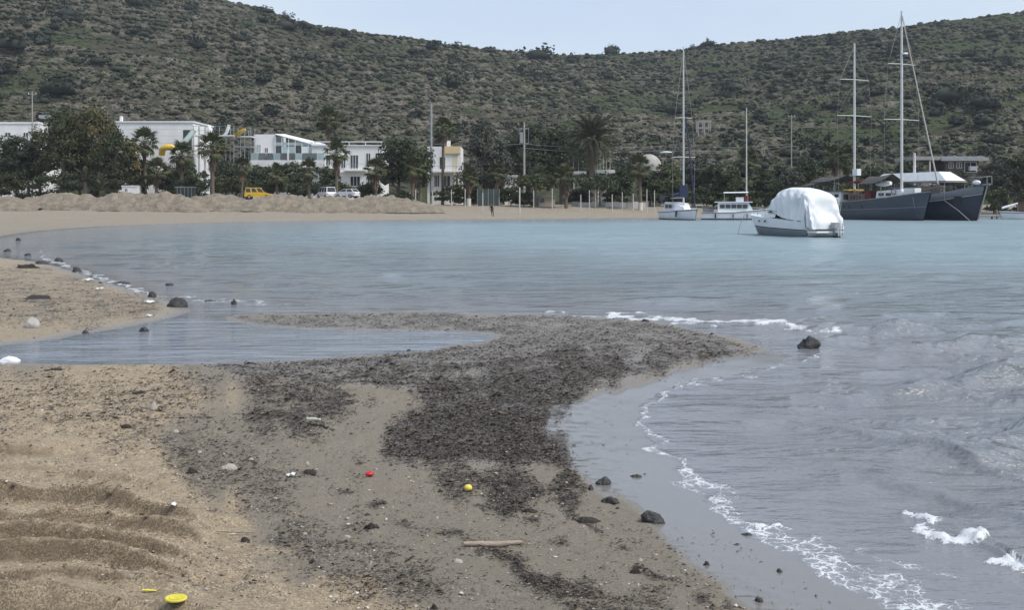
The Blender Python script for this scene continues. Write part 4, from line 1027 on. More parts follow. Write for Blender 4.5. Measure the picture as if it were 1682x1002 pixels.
# hotel with the glass roof
f = Facade('white_hotel', 'white hotel with a sloping glass roof over its terrace and balconies', 'building', 405, 628, 208)
f.blk('wall', WHITE, 412, 448, 219, 252, 2.5, 12); f.win(430, 436, 241, 250, 2.5); f.win(416, 424, 236, 249, 2.5, m=PALEGLASS)
a, z1 = P2(448, 219, f.Y, f.o); b, z2 = P2(512, 236.5, f.Y, f.o)
nb = 9
rf = MB()
for i in range(nb + 1):
    s = i / nb; x = a + (b - a) * s * 0.0; d = 2.2 + 8 * s
rf = MB().add([(a, 2.2, z1 - .05), (b, 2.2, z2 - .05), (b + 1.0, 9.5, z2 + .35), (a + .2, 9.5, z1 + .35)], [(0, 1, 2, 3)]).add([(a, 2.2, z1 - .12), (b, 2.2, z2 - .12), (b + 1.0, 9.5, z2 + .28), (a + .2, 9.5, z1 + .28)], [(3, 2, 1, 0)]).build('glass_roof', ROOFGLASS, f.t)
for i in range(6):
    s = i / 5; A = Vector((a, 2.2, z1)).lerp(Vector((a + .2, 9.5, z1 + .4)), s); B = Vector((b, 2.2, z2)).lerp(Vector((b + 1, 9.5, z2 + .4)), s)
    MB().tube([A, B], 0.13, 4).build('rafter', FRAME, rf)
for i in range(7):
    x = 448 + (514 - 448) * i / 6; f.blk('glazing_bar', FRAME, x - .5, x + .5, 219 + 17.5 * i / 6, 252, 2.2, 2.32)
for i in range(6):
    x = 448 + 66 * i / 6; f.blk('glass_panel', PALEGLASS if i in (1, 2, 5) else FRAME if i == 4 else GLASS, x + .6, x + 10.4, 239, 251, 2.24, 2.29)
f.blk('gable_glass', PALEGLASS, 449, 510, 232.5, 237.5, 2.25, 2.28)
f.blk('terrace_floor', WHITE, 412, 535, 263, 275, -.8, 12)
for i in range(10):
    x = 414 + 12 * i; f.blk('rail_panel', RAILG if i % 3 else PALEGLASS, x + .3, x + 11.7, 251.5, 263, -.75, -.70)
f.blk('terrace_pier', WHITE, 473, 476, 245, 263, -.85, -.5)
f.blk('awning', WHITE, 484, 503, 266, 276, -1.6, -.85)
f.blk('lower_wall', WHITE, 414, 512, 275, None, .6, 12)
for x in (420, 440, 462, 484, 498): f.win(x, x + 9, 285, 304, .6)
f.blk('wing', WHITE, 512, 627, 239.5, None, 0, 12)
f.blk('roof_edge', WHITE, 511.5, 628, 237.8, 239.5, -.25, 12.2)
f.blk('pergola_beam', FRAME, 516, 630, 231.8, 233.4, -.2, .0)
for x in (517, 545, 573, 600, 626): f.blk('pergola_post', FRAME, x, x + 1.2, 233.4, 237.8, -.2, 0)
f.win(560, 568, 254, 276); f.win(575, 589, 254, 277, mull=2); f.win(601, 609, 251, 272); f.win(616, 624, 252, 274); f.win(535, 543, 254, 272)
f.win(575, 592, 289, 306, mull=2); f.win(603, 612, 288, 306); f.win(540, 552, 289, 306)
f.balcony(566, 602, 279, 269, -1.3, -.002); f.balcony(524, 548, 279, 269, -1.1, -.002)
f.blk('string_course', WHITE, 512, 628, 281, 283.5, -.14, -.003)
# villa
f = Facade('villa', 'white villa with a yellow block on its roof line beside the conical tree', 'house', 700, 760, 202)
f.blk('wall', WHITE, 702, 757, 240.5, None, 0, 10); f.blk('yellow_block', CREAM, 730, 756, 240, 252, -.3, 5); f.blk('chimney', WHITE, 733, 738.5, 230, 240, 1.5, 3)
f.win(721.5, 732, 257, 278); f.win(743, 752, 253, 278, m=CREAM, mull=2); f.balcony(711, 759, 281, 273, -1.5, -.002); f.win(713, 722, 287, 307, mull=2); f.win(728, 740, 288, 307); f.win(744, 753, 288, 307)
f.blk('pillar', CREAM, 746, 748.5, 281.8, None, -1.45, -1.2)
# low kiosk right of the conical tree
f = Facade('white_kiosk', 'small white kiosk between the conical tree and the transformer pole', 'kiosk', 828, 850, 196)
f.blk('wall', WHITE, 829, 850, 289, None, 0, 3); f.blk('roof_edge', FRAME, 828, 851, 287.5, 289, -.2, 3.2); f.win(833, 838, 294, 306); f.win(842, 847, 294, 306)
f = Facade('white_hut', 'small white hut half hidden by the third sand heap', 'hut', 200, 226, 182)
f.blk('wall', WHITE, 200, 226, 306, None, 0, 2.4); f.blk('roof_edge', FRAME, 199.5, 226.5, 304.5, 306, -.1, 2.5); f.win(205, 210, 309, 315)
# white flat roofed shelter with a row of poles
f = Facade('flat_roofed_shelter', 'white flat roofed shelter behind the broad dark beach tree', 'shelter', 940, 1012, 200)
f.blk('roof', WHITE, 941, 963, 281, 285.5, -.3, 4); f.blk('roof', WHITE, 980, 1012, 278.5, 284, -.3, 4)
for x in (942, 960, 982, 996, 1010): f.blk('column', WHITE, x, x + 1.6, 285.5 if x < 970 else 284, None, 0, .3)
f.blk('back_wall', CONC, 942, 1011, 290, None, 3.5, 3.8)
for i, (x, tp) in enumerate([(928, 270), (935, 264), (942, 257), (950, 250), (976, 247), (981, 249), (985.6, 249), (991, 250), (996, 251), (1002, 245)]):
    p = at(x, tp, 204); g = gz(p.x, 204)
    o_ = MB().tube([(0, 0, -.2), (0, 0, p.z - g)], 0.055, 6).tube([(0, 0, p.z - g), (0, 0, p.z - g + .12)], 0.09, 6).build('flagpole', WPOST, None, loc=(p.x, 204, g))
    tag(o_, ['pale bare pole, shortest of the left stepped set', 'pale bare pole, second shortest of the left stepped set', 'pale bare pole, second tallest of the left stepped set', 'pale bare pole, tallest of the left stepped set just left of the date palm trunk',
             'pale bare pole just right of the date palm trunk', 'pale bare pole, second right of the date palm trunk', 'pale bare pole, third right of the date palm trunk', 'pale bare pole, fourth right of the date palm trunk', 'pale bare pole, second from the right above the white shelter', 'tallest pale bare pole at the right end above the white shelter'][i], 'pole', 'bare poles above the white shelter')
# dome
Y = 198; p = at(1066, 330, Y); o = (p.x, Y, gz(p.x, Y)); t = thing('dome_shelter', 'pale grey ribbed dome above the palm on the shore', 'dome', o)
k = mpp(Y); r = 20 * k; zt = at(0, 254, Y).z - o[2]; prof = [(r * math.cos(a), zt - r + r * math.sin(a)) for a in [math.pi / 2 * i / 8 for i in range(9)]]
MB().lathe([(r, 0.0), (r, zt - r - .02)], 20).build('wall', CONC, t)
MB().lathe(prof, 20).build('dome', mat('dome_cloth', (0.42, 0.41, 0.37), 0.8, (0.30, 0.29, 0.26), 2), t)
for i in range(9):
    a = i * math.pi / 8 + .1
    MB().tube([(1.015 * q_[0] * math.cos(a), 1.015 * q_[0] * math.sin(a) , q_[1] * 1.004) for q_ in prof] , 0.07, 4).build('rib', WPOST, t)
Y = 200; p = at(1094, 250, Y); g = gz(p.x, Y); t = thing('street_lamp', 'flat white lamp head above the grey dome', 'lamp', (p.x, Y, g))
MB().tube([(0, 0, -.2), (0, 0, p.z - g)], .06, 6).build('pole', GREYM, t); MB().lathe([(.25, -.16), (1.2, -.05), (1.0, .1), (.3, .2)], 16, (0, 0, p.z - g)).build('lamp_head', PALEPLAS, t)
# ruin on the slope
p = hill_at(1157, 224); k = mpp(p.y); t = thing('concrete_frame', 'roofless concrete frame of a small house on the slope right of the white mast', 'ruin', (p.x, p.y, p.z - .3))
w_, h_ = 20 * k, 22 * k
for x in (-.5, 0, .5):
    for d in (0, 3.0): MB().box(x * w_ - .18, x * w_ + .18, d - .18, d + .18, -1.2, h_).build('column', CONC, t)
for z in (h_, h_ * .5):
    for d in (0, 3.0): MB().box(-w_ / 2 - .25, w_ / 2 + .25, d - .22, d + .22, z - .18, z + .2).build('beam', CONC, t)
# house behind the ships
f = Facade('flat_roofed_house', 'dark flat roofed house with a grey roof slab behind the white canopy', 'house', 1497, 1616, 204)
f.blk('roof', CONC, 1497, 1612, 257, 263, -1.6, 9); f.blk('roof_edge', GREYM, 1540, 1617, 259, 264.5, -1.9, -1.602); f.blk('wall', mat('dark_brown_wall', (0.14, 0.125, 0.115), .9, (0.10, 0.09, 0.085), 1), 1552, 1608, 263, None, 0, 8)  # wall in a dark brown tone
f.blk('terrace_wall', CONC, 1500, 1552, 281, None, -.4, 8)
for x in (1498, 1522): f.blk('column', WPOST, x, x + 2.2, 263, None, -1.4, -1.1)
f.win(1558, 1566, 266, 276); f.win(1571, 1580, 266, 276); f.win(1584, 1604, 266, 283); f.blk('air_unit', PALEPLAS, 1590, 1603, 273, 280, -.9, -.1)
# jetty
Y = 152; k = mpp(Y); p = at(1650, 330, Y); t = thing('jetty', 'low pale jetty on posts beside the bow of the dark ship', 'jetty', (p.x, Y, 0))
for i in range(34):
    x = -4.2 + i * .5; MB().box(x, x + .46, -.9, .9, .50, .60).build('plank', WPOST, t)
for i in range(7):
    for d in (-.8, .8): MB().tube([(-4 + i * 2.6, d, -1.5), (-4 + i * 2.6, d, .50)], .12, 8).build('pile', WOOD, t)
MB().box(-4.2, 12.6, -.95, -.902, .36, .56).build('fender_beam', CONC, t)
# poles
def util_pole(label, px, top, Y, kind, r=0.13, z=None, arms=True):
    p = at(px, top, Y); g = gz(p.x, Y) if z is None else z
    t = thing('utility_pole', label, 'utility pole', (p.x, Y, g)); h_ = p.z - g
    MB().tube([(0, 0, -.5), (0, 0, h_)], [r * 1.3, r * .8], 8).build('pole', CONC if kind != 'steel' else GREYM, t)
    if kind == 'transformer':
        MB().box(-.9, .9, -.08, .08, h_ - 1.3, h_ - 1.15).box(-.9, .9, -.08, .08, h_ - 4.0, h_ - 3.85).build('cross_arm', GREYM, t)
        MB().box(-.75, -.2, -.55, -.15, h_ - 3.85, h_ - 1.9).build('transformer', GREYM, t)
        for x in (-.8, .8): MB().tube([(x, 0, h_ - 3.85), (x, 0, h_ - 1.15)], .04, 5).build('bar', GREYM, t)
    elif arms:
        MB().box(-.8, .8, -.06, .06, h_ - .5, h_ - .38).build('cross_arm', GREYM, t)
        for x in (-.7, 0, .7): MB().lathe([(.05, 0), (.08, .08), (.05, .2)], 8, (x, 0, h_ - .38)).build('insulator', PALEPLAS, t)
    return t
util_pole('grey utility pole in front of the left white building', 53, 150, 200, 'plain')
util_pole('very tall grey pole between the dark tree and the villa', 708.5, 170, 188, 'steel', 0.2, arms=False)
util_pole('concrete pole carrying a transformer left of the date palm', 861, 200, 200, 'transformer', 0.2)
pp = hill_at(1300, 276); util_pole('thin utility pole on the slope left of the shorter ship mast', 1300, 188, pp.y, 'plain', 0.12, pp.z)
pp = hill_at(1160, 250)
def cable(label, pts, sag):
    mb = MB()
    for a, b in zip(pts[:-1], pts[1:]):
        a, b = Vector(a), Vector(b); mb.tube([a.lerp(b, i / 8) + Vector((0, 0, -sag * (1 - (i / 4 - 1) ** 2))) for i in range(9)], .022, 4)
    tag(mb.build('power_cable', GREYM), label, 'cable', 'power cables between the poles')
cable('upper power cable between the tall grey pole and the transformer pole', [at(708.5, 236, 188), at(861, 236, 200)], .3)
cable('upper power cable from the transformer pole to the right', [at(861, 236, 200), at(1080, 240, 206), at(1300, 236, 240)], .5)
cable('lower power cable from the transformer pole to the right', [at(861, 243, 200), at(1080, 247, 206), at(1300, 240, 240)], .5)
# posts on the beach
for i, (x, tp, bs_, Y) in enumerate([(682.6, 312, 336, 178), (710.5, 314, 334, 179), (741.5, 312, 335, 179), (764, 311, 337, 178), (793, 317, 343, 171), (853.5, 308, 348, 166), (860.5, 309, 332, 182), (876.6, 313, 339, 177), (907, 310, 340, 176),
        (954, 320, 342, 174), (968, 313, 338, 178), (978, 311, 336, 180), (1005.5, 320, 342, 174), (1022, 316, 337, 179), (1040, 318, 338, 178), (1062.5, 311, 341, 175), (1075, 313, 338, 178)]):
    p = at(x, tp, Y); g = gz(p.x, Y); r = .11 if x == 853.5 else .075
    nm = ['right of the brown skirted palm', 'at the foot of the tall grey pole', 'in front of the round green bush', 'beside the small skirted palm', 'just left of the walking person', 'tallest and nearest of all, right of the walking person', 'thin one behind the tallest white post',
          'under the round crowned tree', 'left of the shaggy beach palm', 'short one right of the shaggy beach palm', 'in front of the broad dark tree, left of two', 'in front of the broad dark tree, right of two', 'short one right of the broad dark tree', 'left of the palm with whitewashed trunk',
          'touching the left of the whitewashed palm trunk', 'right of the whitewashed palm trunk', 'near the stern of the white sailing boat'][i]
    tag(MB().tube([(0, 0, -.4), (0, 0, p.z - g)], [r, r * .9], 8).tube([(0, 0, p.z - g), (0, 0, p.z - g + .05)], [r * 1.15, r * .9], 8).build('beach_post', WPOST, None, loc=(p.x, Y, g)), 'white post on the beach, ' + nm, 'post', 'white posts on the beach')
# green screen
Y = 182; k = mpp(Y); p = at(802, 330, Y); t = thing('screen_fence', 'dark green screen fence behind the walking person', 'fence', (p.x, Y, gz(p.x, Y)))
for i in range(5): x = (-18 + 9 * i) * k; MB().tube([(x, 0, -.3), (x, 0, 2.95)], .05, 6).build('post', GREYM, t)
for i in range(4): x = (-18 + 9 * i) * k; MB().box(x + .07, x + 9 * k - .07, -.02, .02, .08, 2.85).build('panel', DKGREEN, t)
# low wall and clutter
Y = 183; p = at(1000, 330, Y); t = thing('low_wall', 'low pale garden wall behind the beach posts', 'wall', (p.x, Y, gz(p.x, Y)))
for i in range(11): x = -6.2 + i * 1.13; MB().box(x, x + 1.1, 0, .22, -.3, .78 + (.1 if i % 3 == 0 else 0)).build('wall_block', WPOST if i % 4 else CONC, t)
Y = 182; p = at(892, 330, Y); t = thing('beach_hut', 'low sand coloured hut under the round crowned tree', 'hut', (p.x, Y, gz(p.x, Y)))
MB().box(-2.0, 2.0, 0, 2, -.3, 1.6).build('wall', mat('hut_wall', (.42, .36, .28), .9), t); MB().box(-2.2, 2.2, -.3, 2.2, 1.6, 1.72).build('roof', CONC, t); MB().box(-1.5, -.7, -.03, -.003, 0, 1.4).build('door', GLASS, t); MB().box(-.5, .2, -.03, -.003, .6, 1.3).build('window', GLASS, t)
# dark container
Y = 182; p = at(303, 330, Y); g = gz(p.x, Y); t = thing('waste_container', 'dark green waste container between two sand heaps', 'container', (p.x, Y, g)); zt = at(0, 306, Y).z - g
MB().prism([(-1.35, .25), (1.35, .25), (1.55, zt - .2), (-1.55, zt - .2)], 0, 1.3).build('bin', DKGREEN, t); MB().box(-1.6, 1.6, -.08, 1.38, zt - .2, zt - .05).build('lid', GREYM, t)
for i in range(5): x = -1.2 + .6 * i; MB().box(x - .04, x + .04, -.05, -.002, .3, zt - .25).build('rib', GREYM, t)
for x in (-1.1, 1.1): MB().tube([(x - .06, .2, .13), (x + .06, .2, .13)], .14, 10).build('wheel', GLASS, t)

# ---------------------------------------------------------------- cars
RUB = mat('rubber', (.02, .02, .02), .8); CHROME = mat('rim', (.5, .5, .5), .3, metal=.8)
def car(name, label, cat, px, Y, rz, col, L_, Hh, roof, g=None):
    m = mat('paint_' + name, col, .3, tuple(c * .9 for c in col), 2); p = at(px, 330, Y); g = gz(p.x, Y) if g is None else g
    t = thing(name, label, cat, (p.x, Y, g), rz); W = .86; l = L_ / 2
    low = [(-l, .35), (-l, .85), (-l + .08, .98)] + [(roof[0], .98), (roof[3], .98), (l - .12, .80), (l, .62), (l, .35)]
    mb = MB(); mb.prism(low, -W, W); mb.build('body', m, t)
    cabp = [(roof[0], .98), (roof[1], Hh), (roof[2], Hh), (roof[3], .98)]
    MB().loft([[(roof[0], s * W, .975), (roof[1], s * W * .86, Hh), (roof[2], s * W * .86, Hh), (roof[3], s * W, .975)] for s in (-1, 1)], True, True, True, False).build('cabin', m, t)
    for s in (-1, 1):
        n = 3 if roof[2] - roof[1] > 1.6 else 2
        for i in range(n):
            a0 = i / n; a1 = (i + 1) / n
            def xq(a, u): return (roof[0] + (roof[3] - roof[0]) * a) * (1 - u) + (roof[1] + (roof[2] - roof[1]) * a) * u
            def pt(a, u): return Vector((xq(a, u), s * (W * (1 - u * .14) + .008), .98 + (Hh - .98) * u))
            e = .035; mb = MB(); mb.add([pt(a0 + e, .12), pt(a1 - e, .12), pt(a1 - e, .88), pt(a0 + e, .88)], [(0, 1, 2, 3)]); mb.build('side_window', GLASS, t)
    for (x0, x1, nm) in ((roof[3], roof[2], 'windscreen'), (roof[0], roof[1], 'rear_window')):
        sg = 1 if nm == 'windscreen' else -1
        def pw(y, u): return Vector((x0 + (x1 - x0) * u + sg * .012, y * W * (1 - u * .14), .98 + (Hh - .98) * u + .008))
        MB().add([pw(-.85, .1), pw(.85, .1), pw(.85, .9), pw(-.85, .9)], [(0, 1, 2, 3)]).build(nm, GLASS, t)
    for x in (-l + .75, l - .78):
        for s in (-1, 1):
            w_ = MB().tube([(x, s * W * .8, .33), (x, s * (W + .03), .33)], .33, 16).build('wheel', RUB, t); MB().tube([(x, s * (W + .025), .33), (x, s * (W + .04), .33)], .2, 12).build('rim', CHROME, w_)
    for s in (-1, 1):
        MB().box(l - .04, l + .015, s * .62 - .15, s * .62 + .15, .6, .76).build('headlight', FRAME, t); MB().box(-l - .015, -l + .03, s * .68 - .08, s * .68 + .08, .62, .9).build('tail_light', mat('tail_lens', (.4, .02, .02), .3), t)
    MB().box(l - .02, l + .05, -W * .95, W * .95, .3, .48).build('bumper', GREYM, t)
car('yellow_van', 'bright yellow van half hidden behind a sand heap', 'van', 425, 180.5, 0.05, (.70, .42, .02), 4.3, 1.85, (-2.1, -2.0, .35, 1.15), at(0, 308, 180.5).z - 1.85)
car('white_car', 'white hatchback tilted beside the palm, right of the two white cars', 'car', 570, 178.5, math.pi - .5, (.75, .75, .76), 4.0, 1.5, (-1.9, -1.35, .2, 1.1), at(0, 310, 178.5).z - 1.5)
car('white_car', 'white van shaped car left of the tall palm, left of the two white cars', 'car', 536, 181, math.pi - 1.0, (.75, .75, .76), 4.4, 1.9, (-2.1, -1.9, .6, 1.4), at(0, 307, 181).z - 1.9)

# ---------------------------------------------------------------- the person at the water's edge
SKIN = mat('skin', (.42, .26, .19), .6); CLOTH = mat('dark_clothes', (.018, .018, .022), .9, (.03, .03, .034), 8); HAIR = mat('hair', (.02, .015, .012), .7)
Y = 157; p = at(808, 330, Y); g = gz(p.x, Y)
def skin_fig(name, pts, edges, rad, m, parent, sub=2, root=0):
    me = bpy.data.meshes.new(name); me.from_pydata(pts, edges, []); me.materials.append(m)
    o = link(name, me, parent)
    sk = o.modifiers.new('skin', 'SKIN'); sk.use_smooth_shade = True
    for i, r in enumerate(rad): me.skin_vertices[0].data[i].radius = (r, r) if not hasattr(r, '__len__') else r
    me.skin_vertices[0].data[root].use_root = True
    o.modifiers.new('sub', 'SUBSURF').levels = sub; o.modifiers['sub'].render_levels = sub
    return o
t = thing('person', 'person in dark clothes walking bent forward along the far water line', 'person', (p.x, Y, g), 0.3)
pts = [(0, 0, .92), (0, -.02, 1.10), (-.05, -.06, 1.30), (-.09, -.10, 1.45), (-.12, -.14, 1.54), (-.15, -.18, 1.65), (-.16, -.20, 1.74),
       (.11, 0, .88), (.17, -.12, .50), (.22, .02, .10), (.24, -.14, .05), (-.09, 0, .88), (-.03, -.02, .48), (.08, .20, .12), (.10, .06, .05),
       (-.25, -.05, 1.40), (-.33, -.02, 1.14), (-.30, -.20, .93), (-.29, -.27, .84), (.08, -.13, 1.42), (.17, -.15, 1.15), (.14, -.32, .97), (.13, -.39, .90)]
ed = [(0, 1), (1, 2), (2, 3), (3, 4), (4, 5), (5, 6), (0, 7), (7, 8), (8, 9), (9, 10), (0, 11), (11, 12), (12, 13), (13, 14), (3, 15), (15, 16), (16, 17), (17, 18), (3, 19), (19, 20), (20, 21), (21, 22)]
rad = [(.15, .11), (.14, .10), (.17, .11), (.13, .09), .055, .095, .085, .095, .065, .045, .045, .095, .065, .045, .045, .06, .045, .033, .035, .06, .045, .033, .035]
skin_fig('body', pts, ed, rad, CLOTH, t)
MB().ball((-.165, -.215, 1.70), (.088, .10, .115), 14, 10).build('head', SKIN, t)
MB().ball((-.16, -.195, 1.745), (.098, .108, .095), 14, 8).build('hair', HAIR, t)
for (x, y, z) in ((-.29, -.27, .83), (.13, -.40, .89)): MB().ball((x, y, z), (.035, .05, .06), 8, 6).build('hand', SKIN, t)
# ---------------------------------------------------------------- boats
GEL = mat('white_gelcoat', (.78, .79, .80), .25, (.73, .74, .75), .8)
HULLG = mat('hull_flare_shade', (.23, .25, .26), .45, (.18, .20, .21), 1.5, stretch=(.4, 1, 2))  # lower hull grey: shade under the flare, painted into the colour
TARP = mat('white_tarpaulin', (.72, .735, .74), .5, (.64, .66, .675), 1.2, 0.25, 5)
NAVY = mat('navy_hull', (.018, .026, .045), .3, (.026, .036, .056), .6, stretch=(.3, 1, 2))
SLATE = mat('slate_hull', (.042, .055, .075), .35, (.065, .078, .095), .5, stretch=(.3, 1, 2.5))
BANDG = mat('grey_bulwark', (.17, .18, .195), .5, (.13, .14, .155), .8)
MASTW = mat('mast_paint', (.56, .56, .53), .4, (.48, .48, .46), 1.5)
TEAK = mat('teak', (.20, .12, .07), .6, (.13, .08, .05), 5, stretch=(1, 8, 1))
BLUEC = mat('blue_canvas', (.012, .018, .05), .85, (.02, .03, .07), 4)
DKCANV = mat('dark_canvas', (.045, .04, .042), .9, (.075, .068, .066), 3)
BLACK = mat('black_rubber', (.015, .015, .016), .5)
REDC = mat('dark_red_cloth', (.16, .03, .025), .9, (.11, .02, .02), 4)
RIG = mat('rigging', (.30, .29, .27), .5)
ROPE = mat('rope', (.33, .30, .26), .9)

def hull_secs(st, frac):
    """st: (x, half beam at deck, half beam at water, keel z, deck z); frac: list of 0..1 up the side -> rings port deck .. keel .. starboard deck"""
    out = []
    for x, bd, bw, zk, zd, rake in st:
        half = [(0.0, zk), (bw * .62, zk * .55), (bw, 0.0)] + [(bw + (bd - bw) * (f ** .8), zd * f) for f in frac]
        ring = [(x + rake * max(0, z) / max(zd, .1), y, z) for y, z in reversed(half)] + [(x + rake * max(0, z) / max(zd, .1), -y, z) for y, z in half[1:]]
        out.append(ring)
    return out
def hull_part(name, secs, i0, i1, m, parent, side=None, off=0.0):
    """strake between ring indices i0..i1 on both sides"""
    mb = MB(); n = len(secs[0])
    mb.loft([s[i0:i1 + 1] for s in secs]); mb.loft([s[n - 1 - i1:n - i0] for s in secs])
    return mb.build(name, m, parent)

# --- the white motor boat under its cover
th = math.radians(113); t = thing('covered_motorboat', 'white motorboat under a pale tarpaulin lying in front of the dark ships', 'boat', (21.55, 76.2, 0), th); t.scale = (1.14, 1.06, 1.0)
st = [(0, 1.28, 1.18, -.3, 1.05, 0), (1.2, 1.36, 1.25, -.32, 1.12, 0), (2.6, 1.38, 1.22, -.33, 1.20, 0), (4.0, 1.30, 1.02, -.34, 1.29, .1), (5.0, 1.10, .70, -.34, 1.36, .2), (5.8, .78, .36, -.32, 1.42, .4), (6.3, .42, .12, -.2, 1.47, .55), (6.5, .06, .02, -.1, 1.5, .65)]
fr = (.42, .47, .75, 1.0)
secs = hull_secs(st, fr)       # ring: deck .75 .47 .42 wl .. keel .. mirrored
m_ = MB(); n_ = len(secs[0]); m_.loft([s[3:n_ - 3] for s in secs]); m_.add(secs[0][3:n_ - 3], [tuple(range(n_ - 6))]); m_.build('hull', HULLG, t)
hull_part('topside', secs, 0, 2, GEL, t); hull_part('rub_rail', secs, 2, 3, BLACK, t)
m_ = MB(); m_.loft([[s[0], (s[0][0], 0, s[0][2] + .06), s[-1]] for s in secs]); m_.build('deck', GEL, t)
m_ = MB(); m_.add([s for s in (secs[0][0], secs[0][3], secs[0][n_ - 4], secs[0][-1])], [(0, 1, 2, 3)]); m_.box(-.02, .0, -1.1, 1.1, .1, .95); m_.build('transom', GEL, t)
MB().slab([(-.02, -1.2), (-.75, -1.1), (-.8, 1.1), (-.02, 1.2)], .30, .42).build('swim_platform', GEL, t)
# coachroof on the foredeck
cr = []
for x, w_, z_ in ((5.75, .25, 1.50), (5.3, .55, 1.66), (4.6, .8, 1.80), (3.9, .95, 1.92), (3.2, 1.0, 1.98)):
    cr.append([(x + .1, w_ + .1, 1.30), (x, w_, z_ - .08), (x, w_ * .6, z_), (x, -w_ * .6, z_), (x, -w_, z_ - .08), (x + .1, -w_ - .1, 1.30)])
MB().loft(cr, False, True, False).build('coachroof', GEL, t)
for x in (4.85, 4.1):
    for s in (-1, 1): MB().tube([(x, s * (1.19 if x > 4.5 else 1.32), 1.02), (x, s * (1.215 if x > 4.5 else 1.345), 1.03)], .085, 12).build('porthole', GLASS, t)
for s in (-1, 1): MB().box(3.1, 4.0, s * 1.03 - .02, s * 1.03 + .02, 1.66, 1.80).build('cabin_window', GLASS, t)
rl = MB()
for s in (-1, 1):
    P_r = [(2.8, s * 1.3, 1.75), (4.2, s * 1.2, 1.85), (5.4, s * .9, 1.95), (6.4, s * .45, 2.0), (7.05, 0, 2.02)]; rl.tube(P_r, .018, 6)
    for (x, y, z) in P_r[1:4]: rl.tube([(x, y, 1.36), (x, y, z)], .014, 5)
rl.build('pulpit_rail', RIG, t)
MB().box(6.7, 7.2, -.06, .06, 1.44, 1.52).tube([(7.1, 0, 1.5), (7.05, 0, 1.15)], .03, 6).build('anchor_roller', RIG, t)
# tarpaulin: a tall arched tent, closed and slanting at the stern
def tarp_sec(x, hw, zb, zt, p):
    pts = []
    for i in range(41):
        a = math.pi * i / 40; cx = math.cos(a); s_ = math.sin(a)
        y = hw * math.copysign(abs(cx) ** p, cx); z = zb + (zt - zb) * s_ ** p
        pts.append((x, y, z))
    return pts
T = [(-.62, 1.22, .46, .56, .30), (-.50, 1.25, .50, 1.25, .30), (-.30, 1.30, .62, 2.0, .30), (-.08, 1.33, .75, 2.62, .32), (.12, 1.35, .95, 2.98, .36), (.45, 1.37, 1.12, 3.16, .42), (1.0, 1.38, 1.16, 3.34, .48), (1.7, 1.37, 1.22, 3.46, .52), (2.4, 1.34, 1.35, 3.48, .55), (3.0, 1.28, 1.55, 3.36, .58), (3.5, 1.20, 1.70, 3.05, .6), (3.9, 1.12, 1.74, 2.62, .62), (4.2, 1.02, 1.72, 2.15, .66), (4.38, .9, 1.68, 1.82, .7)]
fine = []
xs = np.array([a[0] for a in T])
for x in np.linspace(-.62, 4.38, 90):
    v = [np.interp(x, xs, [a[j] for a in T]) for j in range(1, 5)]; fine.append(tarp_sec(x, *v))
fa = np.array(fine); ang = np.linspace(0, 1, 41)[None, :]; xx = fa[:, :, 0]
# slack folds hanging between the hoops, drawn towards the tie points
fold = (0.09 * np.sin(9 * xx + 14 * np.abs(ang - .5) + 3 * fbm(xx * 1.2, ang * 5 + 0 * xx, 600, 3)) + 0.34 * (fbm(xx * 2.2 + 4 * ang, ang * 9 - 1.4 * xx, 610, 4) - .5)) * np.clip(1.5 * np.abs(ang - .5) - .12, 0, .5) * 2
rib_ = np.exp(-((xx[:, :] - .12) / .12) ** 2) * .05 + np.exp(-((xx - 1.9) / .15) ** 2) * .05
sag = -.10 * np.exp(-((xx - 1.0) / .45) ** 2) * np.clip(2 * np.abs(ang - .5), 0, 1) * (np.abs(ang - .5) < .46)
fa[:, :, 1] *= (1 + (fold + rib_ + sag) / 1.3)
fa[:, :, 2] += fold * .35
edge = (np.abs(ang - .5) > .47) * .12 * (fbm(xx * 3, 0 * xx + np.sign(ang - .5), 620, 2) - .6)
fa[:, :, 2] += edge
# the rear curtain droops between its corners
rear = np.clip((-xx + .15) / .7, 0, 1)
fa[:, :, 0] += rear * .42 * (fbm(fa[:, :, 1] * 2.0 + fa[:, :, 2], fa[:, :, 2] * 1.6 - fa[:, :, 1], 630, 3) - .5) + .05 * rear * np.sin(fa[:, :, 1] * 5 + fa[:, :, 2] * 4)
z_ = fa[:, :, 2]; y_ = fa[:, :, 1]
for tx, tz in ((.15, 3.0), (4.2, 2.1), (1.9, 3.5)):      # creases fanning out of the tie points on the sides
    dz, dx_ = z_ - tz, fa[:, :, 0] - tx; ds = np.hypot(dz, dx_); fan = np.abs(np.sin(np.arctan2(dz, dx_) * 7 + tx)) ** .6
    fa[:, :, 1] *= 1 - .075 * (fan - .3) * np.exp(-ds / 1.1) * sstep(.05, .4, ds) * (np.abs(y_) > .5)
for ty in (-1.15, 1.2):                                   # and out of the rear corners
    dz, dy_ = z_ - 2.9, y_ - ty; ds = np.hypot(dz, dy_); fan = np.abs(np.sin(np.arctan2(dz, dy_) * 6)) ** .6
    fa[:, :, 0] += .16 * (fan - .3) * np.exp(-ds / 1.2) * sstep(.05, .5, ds) * rear
fa[:, :, 0] += .34 * np.exp(-((z_ - 1.95) / .55) ** 2 - ((y_ + .05) / .75) ** 2) * (fa[:, :, 0] < .35)
fa[:, :, 1] *= 1 - .17 * np.exp(-((fa[:, :, 0] - 1.0) / .45) ** 2 - ((z_ - 2.1) / .5) ** 2)
link('tarpaulin', np_mesh('tarpaulin', fa.reshape(-1, 3), grid_faces(90, 41), True, [TARP]), t)
m_ = MB()
